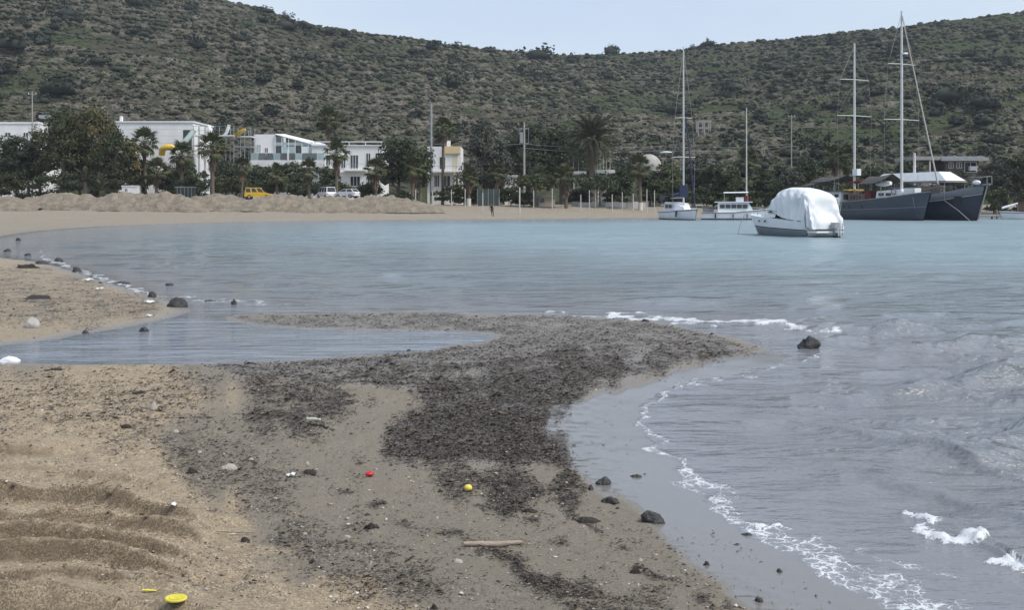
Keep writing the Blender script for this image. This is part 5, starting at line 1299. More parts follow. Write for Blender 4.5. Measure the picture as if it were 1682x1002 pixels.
for s in (1, -1): m_.loft([[(.16 + a_, s * (1.40 + .03 * math.sin(i * .9)), z) for a_ in (-.17, -.06, .08, .2)] for i, z in enumerate(np.linspace(2.75, .62, 14))])
m_.build('corner_flap', TARP, t)
MB().tube([(-.3, -1.30, 2.42), (-.1, -1.34, 1.4), (-.55, -1.26, .6)], .03, 5).build('tie_rope', ROPE, t)
# outboard leg
ob = MB(); ob.box(-1.05, -.68, -.52, -.12, .62, 1.02).box(-.98, -.75, -.42, -.22, .10, .62).build('outboard_cowl', GREYM, t)
lg = MB().box(-1.02, -.72, -.40, -.24, -.30, .30).box(-1.15, -.70, -.46, -.18, .04, .09).build('outboard_leg', BLACK, t)
pr = MB()
for i in range(3):
    a = i * 2.094; pr.add([(-1.16, -.32, -.02), (-1.14, -.32 + .2 * math.cos(a), -.02 + .2 * math.sin(a)), (-1.2, -.32 + .2 * math.cos(a + .7), -.02 + .2 * math.sin(a + .7))], [(0, 1, 2)])
pr.tube([(-1.05, -.32, -.02), (-1.25, -.32, -.02)], .05, 8).build('propeller', BLACK, lg)
ld = MB()
for s in (-.95, -.7): ld.tube([(-.82, s, .1), (-.84, s, .95)], .02, 6)
for z in (.2, .45, .7): ld.tube([(-.83, -.95, z), (-.83, -.7, z)], .02, 6)
ld.build('boarding_ladder', RIG, t)
tag(MB().tube([(17.55, 82.75, 1.45), (17.2, 82.6, .7), (16.9, 82.3, -.3)], .025, 6).build('mooring_rope', ROPE), 'pale mooring rope from the bow of the covered motorboat into the water', 'rope')

# --- sailing ships
def sail_mast(t, x, z0, top, r, spread, parts, boom=None, ax='y'):
    mst = MB().tube([(x, 0, z0), (x, 0, z0 + (top - z0) * .6), (x, 0, top)], [r, r * .92, r * .62], 10).build('mast', MASTW, t)
    for z, hw in spread: MB().tube([(x, -hw, z), (x, 0, z + .06), (x, hw, z)], [.05, .07, .05], 6).build('spreader', MASTW, mst)
    rg = MB()
    zs = [z0] + [z for z, _ in spread] + [top - .3]; hs = [spread[0][1] * .92] + [h for _, h in spread] + [.05]
    for s in (-1, 1):
        for i in range(len(zs) - 1): rg.tube([(x, s * hs[i], zs[i]), (x, s * hs[i + 1], zs[i + 1])], .022, 4, False)
        for i in range(len(spread)): rg.tube([(x, s * spread[i][1] , spread[i][0]), (x, 0, zs[i + 2] - .2 if i + 2 < len(zs) else top)], .016, 4, False)
    rg.build('shroud', RIG, mst)
    return mst
def gulet(label, bow, hd, L_, name, hm, zs, zb, band=None):
    hx, hy = math.cos(hd), math.sin(hd)
    t = thing(name, label, 'ship', (bow[0] - hx * L_, bow[1] - hy * L_, 0), hd)
    B = 2.6
    prof = [(0, .80, .62), (.10, .93, .80), (.25, 1.0, .95), (.45, 1.0, .96), (.62, .93, .82), (.76, .76, .56), (.87, .52, .30), (.95, .26, .10), (1.0, .04, .015)]
    st = [(f_ * L_, B * a, B * b, -.8, float(np.interp(f_, [0, .15, .45, .75, 1], zs)), (.15 + 1.2 * max(0, (f_ - .6) / .4) ** 1.5)) for f_, a, b in prof]
    secs = hull_secs(st, band or (.33, .37, .66, .94, 1.0))
    return t, st, secs, B
hd1 = math.radians(-65)
t, st, secs, B = gulet('slate blue two masted sailing ship moored left of the navy ship', (52.25, 139.2), hd1, 18.5, 'sailing_ship', SLATE, (2.5, 2.3, 2.5, 3.0, 3.75), 0)
n_ = len(secs[0]); m_ = MB(); m_.loft(secs); m_.add(secs[0], [tuple(range(n_))]); hull_o = m_.build('hull', SLATE, t)
def strake(secs, f0, f1, off, name, m, parent):
    mb = MB()
    for s_ in (0, 1):
        rows = []
        for r in secs:
            rr = r if s_ == 0 else list(reversed(r)); zd = rr[0][2]
            zz = [p_[2] for p_ in rr[:len(rr) // 2 + 1]][::-1]; yy = [p_[1] for p_ in rr[:len(rr) // 2 + 1]][::-1]; xx_ = [p_[0] for p_ in rr[:len(rr) // 2 + 1]][::-1]
            def pt(z): return (np.interp(z, zz, xx_), np.interp(z, zz, yy) + (off if s_ == 0 else -off), z)
            a, b = f0(zd), f1(zd); rows.append([pt(a), (pt(a)[0], pt(a)[1] + (.04 if s_ == 0 else -.04), a + .02), (pt(b)[0], pt(b)[1] + (.04 if s_ == 0 else -.04), b - .02), pt(b)])
        mb.loft(rows)
    return mb.build(name, m, parent)
strake(secs, lambda z: .38 * z + .30, lambda z: .38 * z + .42, .01, 'rub_rail', BANDG, t)
strake(secs, lambda z: z - .16, lambda z: z + .02, .01, 'cap_rail', BANDG, t)
strake(secs, lambda z: .02, lambda z: .22, .008, 'boot_top', BLACK, t)
MB().loft([[(s[0][0], s[0][1], s[0][2] - .25), (s[0][0], 0, s[0][2] - .15), (s[-1][0], s[-1][1], s[-1][2] - .25)] for s in secs]).build('deck', TEAK, t)
def side_y(secs, x, z):
    best = []
    for r in secs:
        rr = list(reversed(r))[:len(r) // 2 + 1][::-1]
        zz = [p_[2] for p_ in rr]; best.append((np.interp(z, zz, [p_[0] for p_ in rr]), np.interp(z, zz, [p_[1] for p_ in rr])))
    return float(np.interp(x, [b[0] for b in best], [b[1] for b in best]))
# starboard of the local frame is on the camera's side of the ship
for x in (2.2, 3.3, 4.6, 5.6, 7.0, 7.9, 10.2):
    y = side_y(secs, x, 1.75); w_ = .16 if x < 9 else .2
    pl = MB().box(x - w_, x + w_, y - .045, y + .02, 1.52, 2.0).build('porthole', GLASS, t)
    MB().box(x - w_ - .05, x + w_ + .05, y - .03, y + .03, 2.0, 2.05).build('rim', BANDG, pl)
# deckhouse aft with windows
dh = MB().loft([[(1.0, -1.5, 2.1), (1.1, -1.4, 3.75), (1.1, 1.4, 3.75), (1.0, 1.5, 2.1)], [(5.2, -1.5, 2.1), (5.1, -1.4, 3.75), (5.1, 1.4, 3.75), (5.2, 1.5, 2.1)]], True, True, True, False).build('deckhouse', GEL, t)
MB().box(.8, 5.5, -1.7, 1.7, 3.76, 3.88).build('roof', BANDG, dh)
for x in (1.5, 2.6, 3.7): MB().box(x, x + .85, -1.50, -1.41, 2.75, 3.45).build('window', GLASS, dh)
MB().box(5.16, 5.21, -1.1, -.3, 2.7, 3.4).build('window', GLASS, dh); MB().box(5.16, 5.21, .3, 1.1, 2.7, 3.4).build('window', GLASS, dh)
mh = MB().loft([[(6.2, -1.2, 2.2), (6.3, -1.1, 3.5), (6.3, 1.1, 3.5), (6.2, 1.2, 2.2)], [(9.6, -1.2, 2.3), (9.3, -1.1, 3.5), (9.3, 1.1, 3.5), (9.6, 1.2, 2.3)]], True, True, True, False).build('companionway', TEAK, t)
for x in (6.7, 7.8): MB().box(x, x + .7, -1.2, -1.12, 2.75, 3.25).build('window', GLASS, mh)
MB().box(5.5, 6.6, -1.5, 1.2, 3.9, 4.12).build('sun_mattress', mat('mattress', (.55, .38, .12), .9), t)
MB().box(9.7, 10.5, -1.5, .6, 2.5, 3.9).build('red_locker', REDC, t)
fr_ = MB().loft([[(11.3, -1.15, 2.7), (11.4, -1.0, 3.8), (11.4, 1.0, 3.8), (11.3, 1.15, 2.7)], [(15.6, -.7, 3.0), (15.3, -.6, 4.05), (15.3, .6, 4.05), (15.6, .7, 3.0)]], True, True, True, False).build('foredeck_house', GEL, t)
for x in (11.8, 13.0): MB().box(x, x + .8, -1.16 + (x - 11.3) * .1, -1.0 + (x - 11.3) * .1, 3.2, 3.55).build('window', GLASS, fr_)
MB().box(15.7, 17.6, -.55, .55, 3.3, 4.15).build('white_locker', GEL, t)
lb = MB()
lb.tube([(14.4 + .38 * math.cos(a), -.98, 3.75 + .38 * math.sin(a)) for a in [2 * math.pi * i / 16 for i in range(17)]], .075, 8, False); lb.build('life_ring', BANDG, t)
# awnings
def awning(x0, x1, z0, z1, hw, m, peak=.25, name='awning'):
    a = MB(); secs_ = []
    for i in range(9):
        s = i / 8; x = x0 + (x1 - x0) * s; zc = z0 + (z1 - z0) * s - .12 * math.sin(math.pi * s)
        secs_.append([(x, y * hw, zc - abs(y) * peak * 2.0 + peak) for y in (-1, -.5, 0, .5, 1)])
    a.loft(secs_); a.loft([[(p_[0], p_[1], p_[2] - .05) for p_ in s] for s in secs_])
    o = a.build(name, m, t)
    for x in (x0 + .1, x1 - .1):
        for y in (-hw, hw): MB().tube([(x, y, 2.0), (x, y, (z0 if x < (x0 + x1) / 2 else z1) - peak)], .035, 6).build('awning_post', RIG, o)
awning(-.6, 4.6, 5.55, 5.75, 2.1, DKCANV, .35); awning(-2.6, .2, 4.9, 5.1, 2.0, DKCANV, .2); awning(8.9, 13.2, 5.3, 5.6, 1.9, DKCANV, .5)
MB().tube([(5.2, 0, 5.0), (7.0, 0, 5.15), (9.0, 0, 5.3)], [.16, .24, .16], 8).build('furled_sail', REDC, t)
MB().tube([(10.6, -.3, 4.7), (12.0, -.3, 4.8), (13.2, -.3, 4.85)], [.2, .42, .25], 8).build('white_dinghy', GEL, t)
zt = at(0, 18, 143).z
sail_mast(t, 14.8, 2.6, zt, .19, [(at(0, 197, 143).z, 3.0), (at(0, 106, 143).z, 2.3)], t)
sail_mast(t, 6.1, 2.4, at(0, 68, 149).z, .175, [(at(0, 189, 149).z, 3.0), (at(0, 129, 149).z, 2.5)], t)
MB().box(6.1, 7.0, -.35, .35, 6.0, 6.9).build('radar', GEL, t); MB().box(14.8, 15.4, -.1, .5, 21.6, 21.8).build('radar_bracket', GEL, t)
MB().tube([(18.4, 0, 3.8), (20.2, 0, 4.1), (21.6, 0, 4.35)], [.16, .12, .07], 8).build('bowsprit', TEAK, t)
MB().tube([(14.8, 0, zt - .4), (20.9, 0, 4.6)], [.05, .11], 6).build('furled_headsail', mat('sailcloth', (.42, .40, .36), .9), t)
MB().tube([(17.6, -.95, 3.2), (17.75, -.85, 2.3), (17.9, -.75, 1.5)], [.06, .07, .05], 8).build('anchor', BANDG, t)
rl = MB()
for i in range(12):
    x = 1 + i * 1.5; y = side_y(secs, x, 2.2) + .12; z = float(np.interp(x / 18.5, [0, .15, .45, .75, 1], (2.5, 2.3, 2.5, 3.0, 3.75))); rl.tube([(x, y, z), (x, y, z + .7)], .02, 5)
rl.build('stanchion', RIG, t)

t, st, secs, B = gulet('navy hulled ship with grey bulwark and white canopy, nearest the jetty', (59.2, 139.6), math.radians(-62), 19.0, 'navy_ship', NAVY, (3.0, 2.8, 2.9, 3.5, 4.55), 0)
n_ = len(secs[0]); m_ = MB(); m_.loft(secs); m_.add(secs[0], [tuple(range(n_))]); m_.build('hull', NAVY, t)
strake(secs, lambda z: z - .28 - .19 * z, lambda z: z - .02, .03, 'bulwark', BANDG, t); strake(secs, lambda z: z - .34 - .19 * z, lambda z: z - .27 - .19 * z, .05, 'rub_rail', WPOST, t); strake(secs, lambda z: .02, lambda z: .22, .008, 'boot_top', BLACK, t)
MB().loft([[(s[0][0], s[0][1], s[0][2] - .4), (s[0][0], 0, s[0][2] - .3), (s[-1][0], s[-1][1], s[-1][2] - .4)] for s in secs]).build('deck', TEAK, t)
for s in (-1, 1):
    y = side_y(secs, 17.2, 2.9) if s < 0 else -side_y(secs, 17.2, 2.9)
    MB().add([(16.7, y - .02 * 1 - .25, 2.2), (17.6, y + .12, 2.2), (17.7, y + .08, 3.1), (16.8, y - .30, 3.1)] if s < 0 else [(16.7, y + .27, 2.2), (17.6, y - .12, 2.2), (17.7, y - .08, 3.1), (16.8, y + .30, 3.1)], [(0, 1, 2, 3)]).build('anchor_pocket', BLACK, t)
wh = MB().loft([[(5.5, -1.6, 2.6), (5.7, -1.5, 4.4), (5.7, 1.5, 4.4), (5.5, 1.6, 2.6)], [(12.5, -1.5, 2.8), (12.2, -1.4, 4.4), (12.2, 1.4, 4.4), (12.5, 1.5, 2.8)]], True, True, True, False).build('wheelhouse', BANDG, t)
for i in range(4): MB().box(6.2 + i * 1.5, 7.2 + i * 1.5, -1.62, -1.50, 3.3, 4.1).build('window', GLASS, wh)
MB().box(12.35, 12.42, -1.0, 1.0, 3.4, 4.1).build('window', GLASS, wh)
MB().ball((10.6, -1.7, 4.75), .2, 10, 8).build('deck_light', GEL, t)
cp = [(3.0, 2.2, 5.15), (4.6, 1.5, 6.25), (14.2, 1.3, 6.35), (15.8, 1.8, 5.25)]
c_ = MB(); c_.loft([[(x, y, 5.1), (x, y, z) if i in (0, 3) else (x, y, z), (x, -y, z), (x, -y, 5.1)] for i, (x, y, z) in enumerate(cp)], False, True, True, False)
V_ = [(3.0, -2.2, 5.1), (15.8, -1.9, 5.15), (15.8, 1.9, 5.15), (3.0, 2.2, 5.1), (4.8, -1.3, 6.25), (14.0, -1.1, 6.35), (14.0, 1.1, 6.35), (4.8, 1.3, 6.25)]
c_ = MB().add(V_, [(0, 1, 5, 4), (1, 2, 6, 5), (2, 3, 7, 6), (3, 0, 4, 7), (4, 5, 6, 7), (3, 2, 1, 0)])
c_.build('canopy', TARP, t)
MB().box(2.9, 15.9, -2.0, 2.0, 4.95, 5.09).build('canopy_frame', RIG, t)
for x in (3.2, 7.3, 11.5, 15.6):
    for s in (-1, 1): MB().tube([(x, s * 1.9, 2.6), (x, s * 1.9, 5.0)], .05, 6).build('canopy_post', RIG, t)
MB().tube([(9.0, 0, 5.0), (9.0, 0, 9.0)], [.2, .17], 10).build('short_mast', MASTW, t)
MB().tube([(18.3, 0, 4.3), (21.0, 0, 4.6)], [.2, .14], 8).box(18.6, 20.4, -.5, .5, 4.5, 4.62).build('bowsprit', BANDG, t)
MB().tube([(20.9, -.45, 4.6), (20.9, -.45, 5.6), (18.6, -.9, 5.5)], .04, 6).tube([(20.9, .45, 4.6), (20.9, .45, 5.6), (18.6, .9, 5.5)], .04, 6).tube([(20.9, -.45, 5.6), (20.9, .45, 5.6)], .04, 6).build('bow_rail', RIG, t)
MB().tube([(20.6, 0, 4.45), (19.2, 0, .15)], .09, 6).build('bobstay', RIG, t)
MB().tube([(15.7, -2.0, 2.55), (18.0, -2.2, 1.3), (20.2, -2.4, -.2)], .05, 6).build('mooring_line', ROPE, t)
MB().ball((19.4, -.5, 4.85), (.6, .35, .3), 10, 6).build('life_raft', GEL, t)

# --- white sailing boat
hd = math.radians(-78); L_ = 11.0; bw = at(1142, 330, 141.5)
t = thing('sailing_boat', 'white sailing boat with blue sail cover and tall white mast seen from its bow', 'boat', (bw.x - math.cos(hd) * L_, bw.y - math.sin(hd) * L_, 0), hd)
st = [(f_ * L_, 1.75 * a, 1.75 * b, -.5, float(np.interp(f_, [0, .4, 1], [1.15, 1.15, 1.5])), .1 + .5 * f_ ** 4) for f_, a, b in ((0, .72, .55), (.2, .95, .82), (.45, 1, .9), (.65, .88, .72), (.8, .62, .45), (.92, .28, .16), (1, .03, .01))]
secs = hull_secs(st, (.3, .6, .9, 1)); n_ = len(secs[0]); m_ = MB(); m_.loft(secs); m_.add(secs[0], [tuple(range(n_))]); m_.build('hull', GEL, t)
strake(secs, lambda z: z - .22, lambda z: z - .12, .008, 'hull_stripe', BANDG, t); strake(secs, lambda z: .02, lambda z: .14, .008, 'boot_top', BLACK, t)
MB().loft([[s[0], (s[0][0], 0, s[0][2] + .08), s[-1]] for s in secs]).build('deck', GEL, t)
cb = MB().loft([[(2.6, -1.25, 1.1), (2.7, -1.15, 2.35), (2.7, 1.15, 2.35), (2.6, 1.25, 1.1)], [(6.6, -1.15, 1.15), (6.0, -1.0, 2.2), (6.0, 1.0, 2.2), (6.6, 1.15, 1.15)], [(8.4, -.5, 1.3), (8.2, -.4, 1.6), (8.2, .4, 1.6), (8.4, .5, 1.3)]], True, True, True, False).build('cabin', GEL, t)
for s in (-1, 1):
    MB().add([(6.62, s * .12, 1.45), (6.62, s * .95, 1.45), (6.17, s * .88, 2.08), (6.17, s * .12, 2.08)], [(0, 1, 2, 3)]).build('window', GLASS, cb)
    for x in (3.1, 4.5): MB().box(x, x + 1.0, s * 1.235 - .02, s * 1.235 + .02, 1.55, 2.05).build('window', GLASS, cb)
sail_mast(t, 6.8, 1.3, at(0, 75, 145).z, .13, [(at(0, 258, 145).z, 1.6), (at(0, 193, 145).z, 1.2)], t)
MB().tube([(6.6, 0, 3.0), (2.0, 0, 2.9)], .09, 8).build('boom', MASTW, t)
MB().loft([[(x, y * w_, z_ + .25 * (1 - abs(y)) * 2) for y in (-1, -.6, 0, .6, 1)] for x, w_, z_ in ((1.9, .15, 2.95), (3.5, .28, 3.05), (5.5, .42, 3.2), (6.75, .5, 3.5))], True, True, True).build('sail_cover', BLUEC, t)
MB().box(6.6, 6.95, -.55, .55, 3.0, 4.6).build('sail_bag', BLUEC, t)
MB().loft([[(x, -1.3, 2.5), (x, -1.0, 3.05 + .1 * math.sin(x)), (x, 0, 3.2), (x, 1.0, 3.05), (x, 1.3, 2.5)] for x in (.6, 1.3, 2.0, 2.7)]).build('spray_hood', BLUEC, t)
MB().tube([(10.9, 0, 1.6), (9.2, 0, 8.0), (7.3, 0, 15.0)], [.10, .11, .05], 8).build('furled_headsail', BLUEC, t)
rl = MB()
for s in (-1, 1):
    rl.tube([(1, s * 1.55, 1.85), (5, s * 1.7, 1.85), (9, s * .95, 2.0), (11.2, 0, 2.15)], .015, 5)
    for x, y in ((1, 1.55), (3, 1.68), (5, 1.7), (7, 1.4), (9, .95)): rl.tube([(x, s * y, 1.15), (x, s * y, 1.9)], .015, 5)
rl.build('guard_rail', RIG, t)
for y in (-1.1,): MB().tube([(8.0, y - .35, 1.2), (8.0, y - .45, .4)], .11, 8).build('fender', BLUEC, t)

# --- motor yacht with a thin mast
bw = at(1152, 330, 146); hd = math.radians(-9); L_ = 8.6
t = thing('motor_yacht', 'long white motor yacht with a row of cabin windows left of the covered motorboat', 'boat', (bw.x, 146.5, 0), hd)
st = [(f_ * L_, 1.5 * a, 1.5 * b, -.5, float(np.interp(f_, [0, .5, 1], [.95, 1.05, 1.45])), .1 + .6 * f_ ** 4) for f_, a, b in ((0, .9, .8), (.25, 1, .92), (.5, 1, .9), (.7, .88, .68), (.85, .6, .36), (.95, .26, .1), (1, .03, .01))]
secs = hull_secs(st, (.3, .6, .9, 1)); n_ = len(secs[0]); m_ = MB(); m_.loft(secs); m_.add(secs[0], [tuple(range(n_))]); m_.build('hull', GEL, t)
strake(secs, lambda z: .02, lambda z: .18, .008, 'boot_top', NAVY, t); strake(secs, lambda z: z - .14, lambda z: z - .02, .01, 'rub_rail', BANDG, t)
MB().loft([[s[0], (s[0][0], 0, s[0][2] + .05), s[-1]] for s in secs]).build('deck', GEL, t)
cb = MB().loft([[(2.2, -1.3, .9), (2.25, -1.2, 2.3), (2.25, 1.2, 2.3), (2.2, 1.3, .9)], [(6.9, -1.15, 1.1), (6.2, -1.05, 2.3), (6.2, 1.05, 2.3), (6.9, 1.15, 1.1)]], True, True, True, False).build('cabin', GEL, t)
for i in range(5): MB().box(2.5 + i * .74, 3.1 + i * .74, -1.30, -1.2, 1.55, 2.05).build('window', GLASS, cb)
MB().box(1.8, 6.7, -1.35, 1.35, 2.301, 2.42).build('roof', GEL, t)
MB().loft([[(3.0, -1.0, 3.55), (3.0, 0, 3.7), (3.0, 1.0, 3.55)], [(6.2, -1.0, 3.6), (6.2, 0, 3.75), (6.2, 1.0, 3.6)]]).build('bimini', TARP, t)
for x in (3.1, 6.1):
    for s in (-1, 1): MB().tube([(x, s * .95, 2.42), (x, s * .95, 3.58)], .025, 6).build('bimini_post', RIG, t)
MB().box(4.6, 5.6, -.7, .7, 2.42, 3.0).build('helm_console', GEL, t); MB().box(5.7, 6.3, -.6, .6, 2.43, 3.2).build('red_cover', REDC, t)
MB().tube([(6.0, 0, 2.3), (6.0, 0, at(0, 177, 146).z)], [.10, .06], 8).build('mast', MASTW, t); MB().box(5.95, 6.05, -.8, .8, at(0, 255, 146).z, at(0, 255, 146).z + .1).build('spreader', MASTW, t)
rl = MB(); rl.tube([(.1, -1.35, 1.65), (2.0, -1.45, 1.7)], .02, 5)
for x in (.15, 1.0, 1.9): rl.tube([(x, -1.38, .95), (x, -1.4, 1.68)], .02, 5)
rl.build('guard_rail', RIG, t)
for x in (1.9, 4.2, 6.0): MB().tube([(x, -1.62, .8), (x, -1.64, .25)], .10, 8).build('fender', BLACK if x < 2 else BANDG, t)
MB().box(.3, 1.7, -.9, .9, .95, 1.5).build('cockpit_seat', BANDG, t)

# --- small boat at the right edge
p = at(1668, 330, 149); t = thing('small_cabin_boat', 'small white boat with a red roofed cabin at the right edge by the jetty', 'boat', (p.x + 6, 148.2, 0), math.radians(180))
L_ = 8.0
st = [(f_ * L_, 1.3 * a, 1.3 * b, -.4, .75 + .35 * f_, .1 + .5 * f_ ** 4) for f_, a, b in ((0, .9, .8), (.3, 1, .92), (.55, .98, .85), (.75, .8, .56), (.9, .45, .22), (1, .03, .01))]
secs = hull_secs(st, (.3, .6, .9, 1)); n_ = len(secs[0]); m_ = MB(); m_.loft(secs); m_.add(secs[0], [tuple(range(n_))]); m_.build('hull', GEL, t)
strake(secs, lambda z: z - .2, lambda z: z - .08, .01, 'rub_rail', BANDG, t)
MB().loft([[s[0], (s[0][0], 0, s[0][2] + .05), s[-1]] for s in secs]).build('deck', GEL, t)
cb = MB().box(1.6, 5.6, -.95, .95, .9, 2.3).build('cabin', TEAK, t); MB().box(1.4, 5.9, -1.1, 1.1, 2.301, 2.42).build('roof', REDC, t)
for i in range(3): MB().box(2.0 + i * 1.2, 2.8 + i * 1.2, .951, .975, 1.45, 2.05).build('window', GLASS, cb)
MB().tube([(6.2, .3, 2.2), (8.3, .3, 1.55)], [.10, .16], 8).build('gangway', GEL, t); MB().tube([(6.2, .3, .9), (6.2, .3, 2.25)], .05, 6).build('gangway_post', RIG, t)
# ---------------------------------------------------------------- things lying on the near shore
ROCK = mat('wet_dark_rock', (.018, .017, .018), .42, (.045, .042, .04), 9, .9, 26)
STONE = mat('pale_stone', (.42, .38, .33), .85, (.30, .27, .24), 8, .5, 30)
CLUMP = mat('seagrass_clump', (.022, .017, .014), .8, (.06, .046, .036), 20, 1.0, 60)
FOAMP = mat('white_styrofoam', (.78, .78, .76), .7, (.70, .70, .68), 5, .3, 40)
def lump(seed, rough=.5, flat_=.6, sub=3):
    V, Fc = ico(sub)
    n1 = fbm(V[:, 0] * 1.3 + V[:, 2] * 1.9 + seed * 3.7, V[:, 1] * 1.3 - V[:, 2] * .8, 700 + seed, 3); n2 = fbm(V[:, 0] * 4 + V[:, 2] * 3, V[:, 1] * 4 + V[:, 2] * 2, 730 + seed, 3)
    r = 1 + rough * (n1 - .5) * 2 + rough * .55 * (n2 - .5)
    P = V * r[:, None]; P[:, 2] = np.where(P[:, 2] < 0, P[:, 2] * .5, P[:, 2]) * flat_ / .6
    return P, Fc
def on_ground(px, py):
    """point of the beach or the water under a photo pixel: walk along the sight line"""
    ye = 1.05 * F * H / max(py - YH, 20)
    Y = np.linspace(.72 * ye, ye, 700); X = (px - CX) / F * Y; ray = H - (py - YH) / F * Y
    z = np.maximum(ground(X, Y)[0], 0.0); hit = np.nonzero(z >= ray)[0]
    i = hit[0] if len(hit) else len(Y) - 1
    return float(X[i]), float(Y[i]), float(z[i])
def stone(name, label, cat, px, py, wpx, hpx, seed, m, group=None, rough=.45, sub=3, rz=None):
    x, y, z = on_ground(px, py + hpx * .4); k = mpp(y); w_ = wpx * k / 2; h_ = hpx * k
    P, Fc = lump(seed, rough, .6, sub)
    P = P / np.array([np.abs(P[:, 0]).max(), np.abs(P[:, 1]).max(), max(P[:, 2].max(), .1)])
    P = P * np.array([w_, w_ * .75, h_])
    o = link(name, np_mesh(name, P, Fc, True, [m]), None, (x, y, z - .01), (0, 0, 0.0 if rz is None else rz))
    return tag(o, label, cat, group)
G_R = 'dark rocks at the water edge'
for i, (px, py, w_, h_, lb) in enumerate([
    (1328, 563, 40, 22, 'jagged black rock standing alone in the water beyond the tip of the spit'), (292, 497, 38, 17, 'smooth black rock at the tip of the left sand lobe'), (237, 541, 18, 9, 'small black rock in the channel below the left lobe'),
    (384, 496, 11, 9, 'tiny black rock in the water right of the left lobe'), (126, 443, 20, 9, 'dark rock at the edge of the left lobe'), (96, 427, 16, 7, 'flat dark rock in the shallows near the left edge'), (68, 431, 26, 6, 'low dark rock on the rim of the left lobe'),
    (46, 418, 13, 5, 'flat dark stone in the far left shallows'), (12, 411, 14, 5, 'dark stone at the far left edge of the bay'), (30, 393, 9, 5, 'tiny dark stone near the far left shore'), (250, 484, 16, 10, 'dark lump behind the white scrap on the left lobe'), (200, 464, 30, 4, 'thin dark drift strip in the shallows by the left lobe'),
    (278, 467, 14, 4, 'small dark stone in the shallows above the left lobe'), (345, 494, 22, 4, 'flat dark drift in the foam right of the left lobe'), (140, 545, 14, 7, 'dark stone at the inner edge of the left lobe'), (165, 464, 8, 3, 'tiny dark stone in the shallows left of the drift strip'),
    (990, 790, 32, 14, 'rounded dark rock at the upper end of the wet sand row'), (970, 801, 10, 11, 'small grey upright stone leaning by the rounded dark rock'), (1004, 821, 34, 12, 'flat dark rock below the rounded one'), (1045, 781, 22, 6, 'thin dark rock lying in the water film'),
    (1073, 848, 44, 21, 'largest dark weedy rock on the wet sand'), (1014, 834, 9, 5, 'pebble under the flat dark rock'), (1160, 925, 11, 10, 'small black stone on the wet sand near the bottom'), (1280, 937, 14, 8, 'dark stone by the foam at the bottom'), (1247, 985, 16, 9, 'dark stone low on the wet sand at the bottom edge'),
    (1118, 907, 7, 4, 'dark pebble left of the small black stone'), (1080, 883, 8, 4, 'dark pebble below the largest weedy rock'), (1226, 877, 22, 6, 'flat dark stone at the edge of the foam'), (1175, 951, 5, 4, 'tiny black pebble below the small black stone'), (1143, 549, 16, 4, 'low dark lump on the tip of the spit'),
    (1060, 526, 16, 5, 'dark lump on the far edge of the spit'), (752, 602, 16, 7, 'dark lump in the middle of the spit'), (672, 575, 8, 4, 'small dark lump on the edge of the lagoon')]):
    stone('rock', lb, 'rock', px, py, w_, h_, i, ROCK, G_R, .42 if i else .6)
G_C = 'clumps of dead seagrass'
for i, (px, py, w_, h_, lb) in enumerate([
    (1042, 937, 28, 12, 'dark seagrass clump on grey sand near the bottom'), (962, 855, 52, 10, 'long dark seagrass clump above the drift line'), (793, 790, 28, 8, 'seagrass clump right of the yellow float'), (315, 773, 26, 11, 'dark clump in the litter left of the white stone'), (402, 886, 18, 10, 'dark clump at the right end of the sand banks'),
    (713, 996, 16, 12, 'black clump cut by the bottom edge'), (512, 921, 14, 8, 'small black clump on the coarse sand'), (205, 700, 26, 8, 'brown clump in the litter above the sand banks'), (225, 645, 26, 7, 'brown clump in the upper litter'), (610, 863, 34, 12, 'seagrass clump in the middle foreground'), (870, 838, 30, 8, 'seagrass clump on the grey sand'),
    (505, 775, 30, 8, 'dark clump behind the white scrap'), (840, 792, 36, 8, 'low seagrass clump beyond the yellow float'), (90, 606, 40, 5, 'low dark weed strip at the near lagoon edge'), (60, 488, 50, 7, 'brown weed heap on the left lobe'), (45, 437, 40, 8, 'dark weed heap on the top of the left lobe')]):
    stone('seagrass_clump', lb, 'seaweed', px, py, w_, h_, 100 + i, CLUMP, G_C, .75)
G_S = 'pale stones on the beach'
for i, (px, py, w_, h_, lb) in enumerate([
    (377, 767, 34, 13, 'long pale stone in the middle of the dark litter'), (252, 668, 15, 14, 'upright pale stone in the upper litter'), (288, 708, 12, 6, 'small pale stone right of the upper litter'), (243, 723, 10, 6, 'pale pebble above the sand banks'), (200, 752, 10, 5, 'pale pebble on the top sand bank'),
    (287, 790, 10, 6, 'pale pebble left of the long pale stone'), (328, 742, 10, 5, 'pale pebble above the long pale stone'), (412, 754, 11, 6, 'pale pebble right of the long pale stone'), (505, 760, 9, 5, 'pale pebble near the white scrap'), (452, 818, 11, 5, 'pale pebble below the white scrap'), (500, 876, 10, 5, 'pale pebble on the coarse sand'),
    (570, 880, 14, 5, 'flat pale pebble in the middle foreground'), (752, 921, 22, 8, 'pale driftwood coloured stone below the stick'), (645, 974, 9, 6, 'pale pebble at the bottom of the photo'), (497, 958, 9, 5, 'pale pebble near the bottom left'), (70, 730, 8, 4, 'pale pebble at the left on the sand bank'), (180, 862, 7, 4, 'pale pebble in the sand bank hollow'), (1052, 919, 10, 6, 'pale stone on the grey sand by the drift line')]):
    stone('pale_stone', lb, 'stone', px, py, w_, h_, 200 + i, STONE, G_S, .35, 2)
stone('boulder', 'grey and white boulder on the left sand lobe', 'boulder', 51, 531, 27, 19, 301, mat('boulder_stone', (.5, .48, .45), .85, (.22, .21, .2), 2.5, .5, 14), None, .3)
stone('styrofoam_block', 'lump of white styrofoam at the near edge of the lagoon on the left', 'styrofoam', 16, 590, 36, 10, 302, FOAMP, None, .3)
G_L = 'pale scraps of litter'
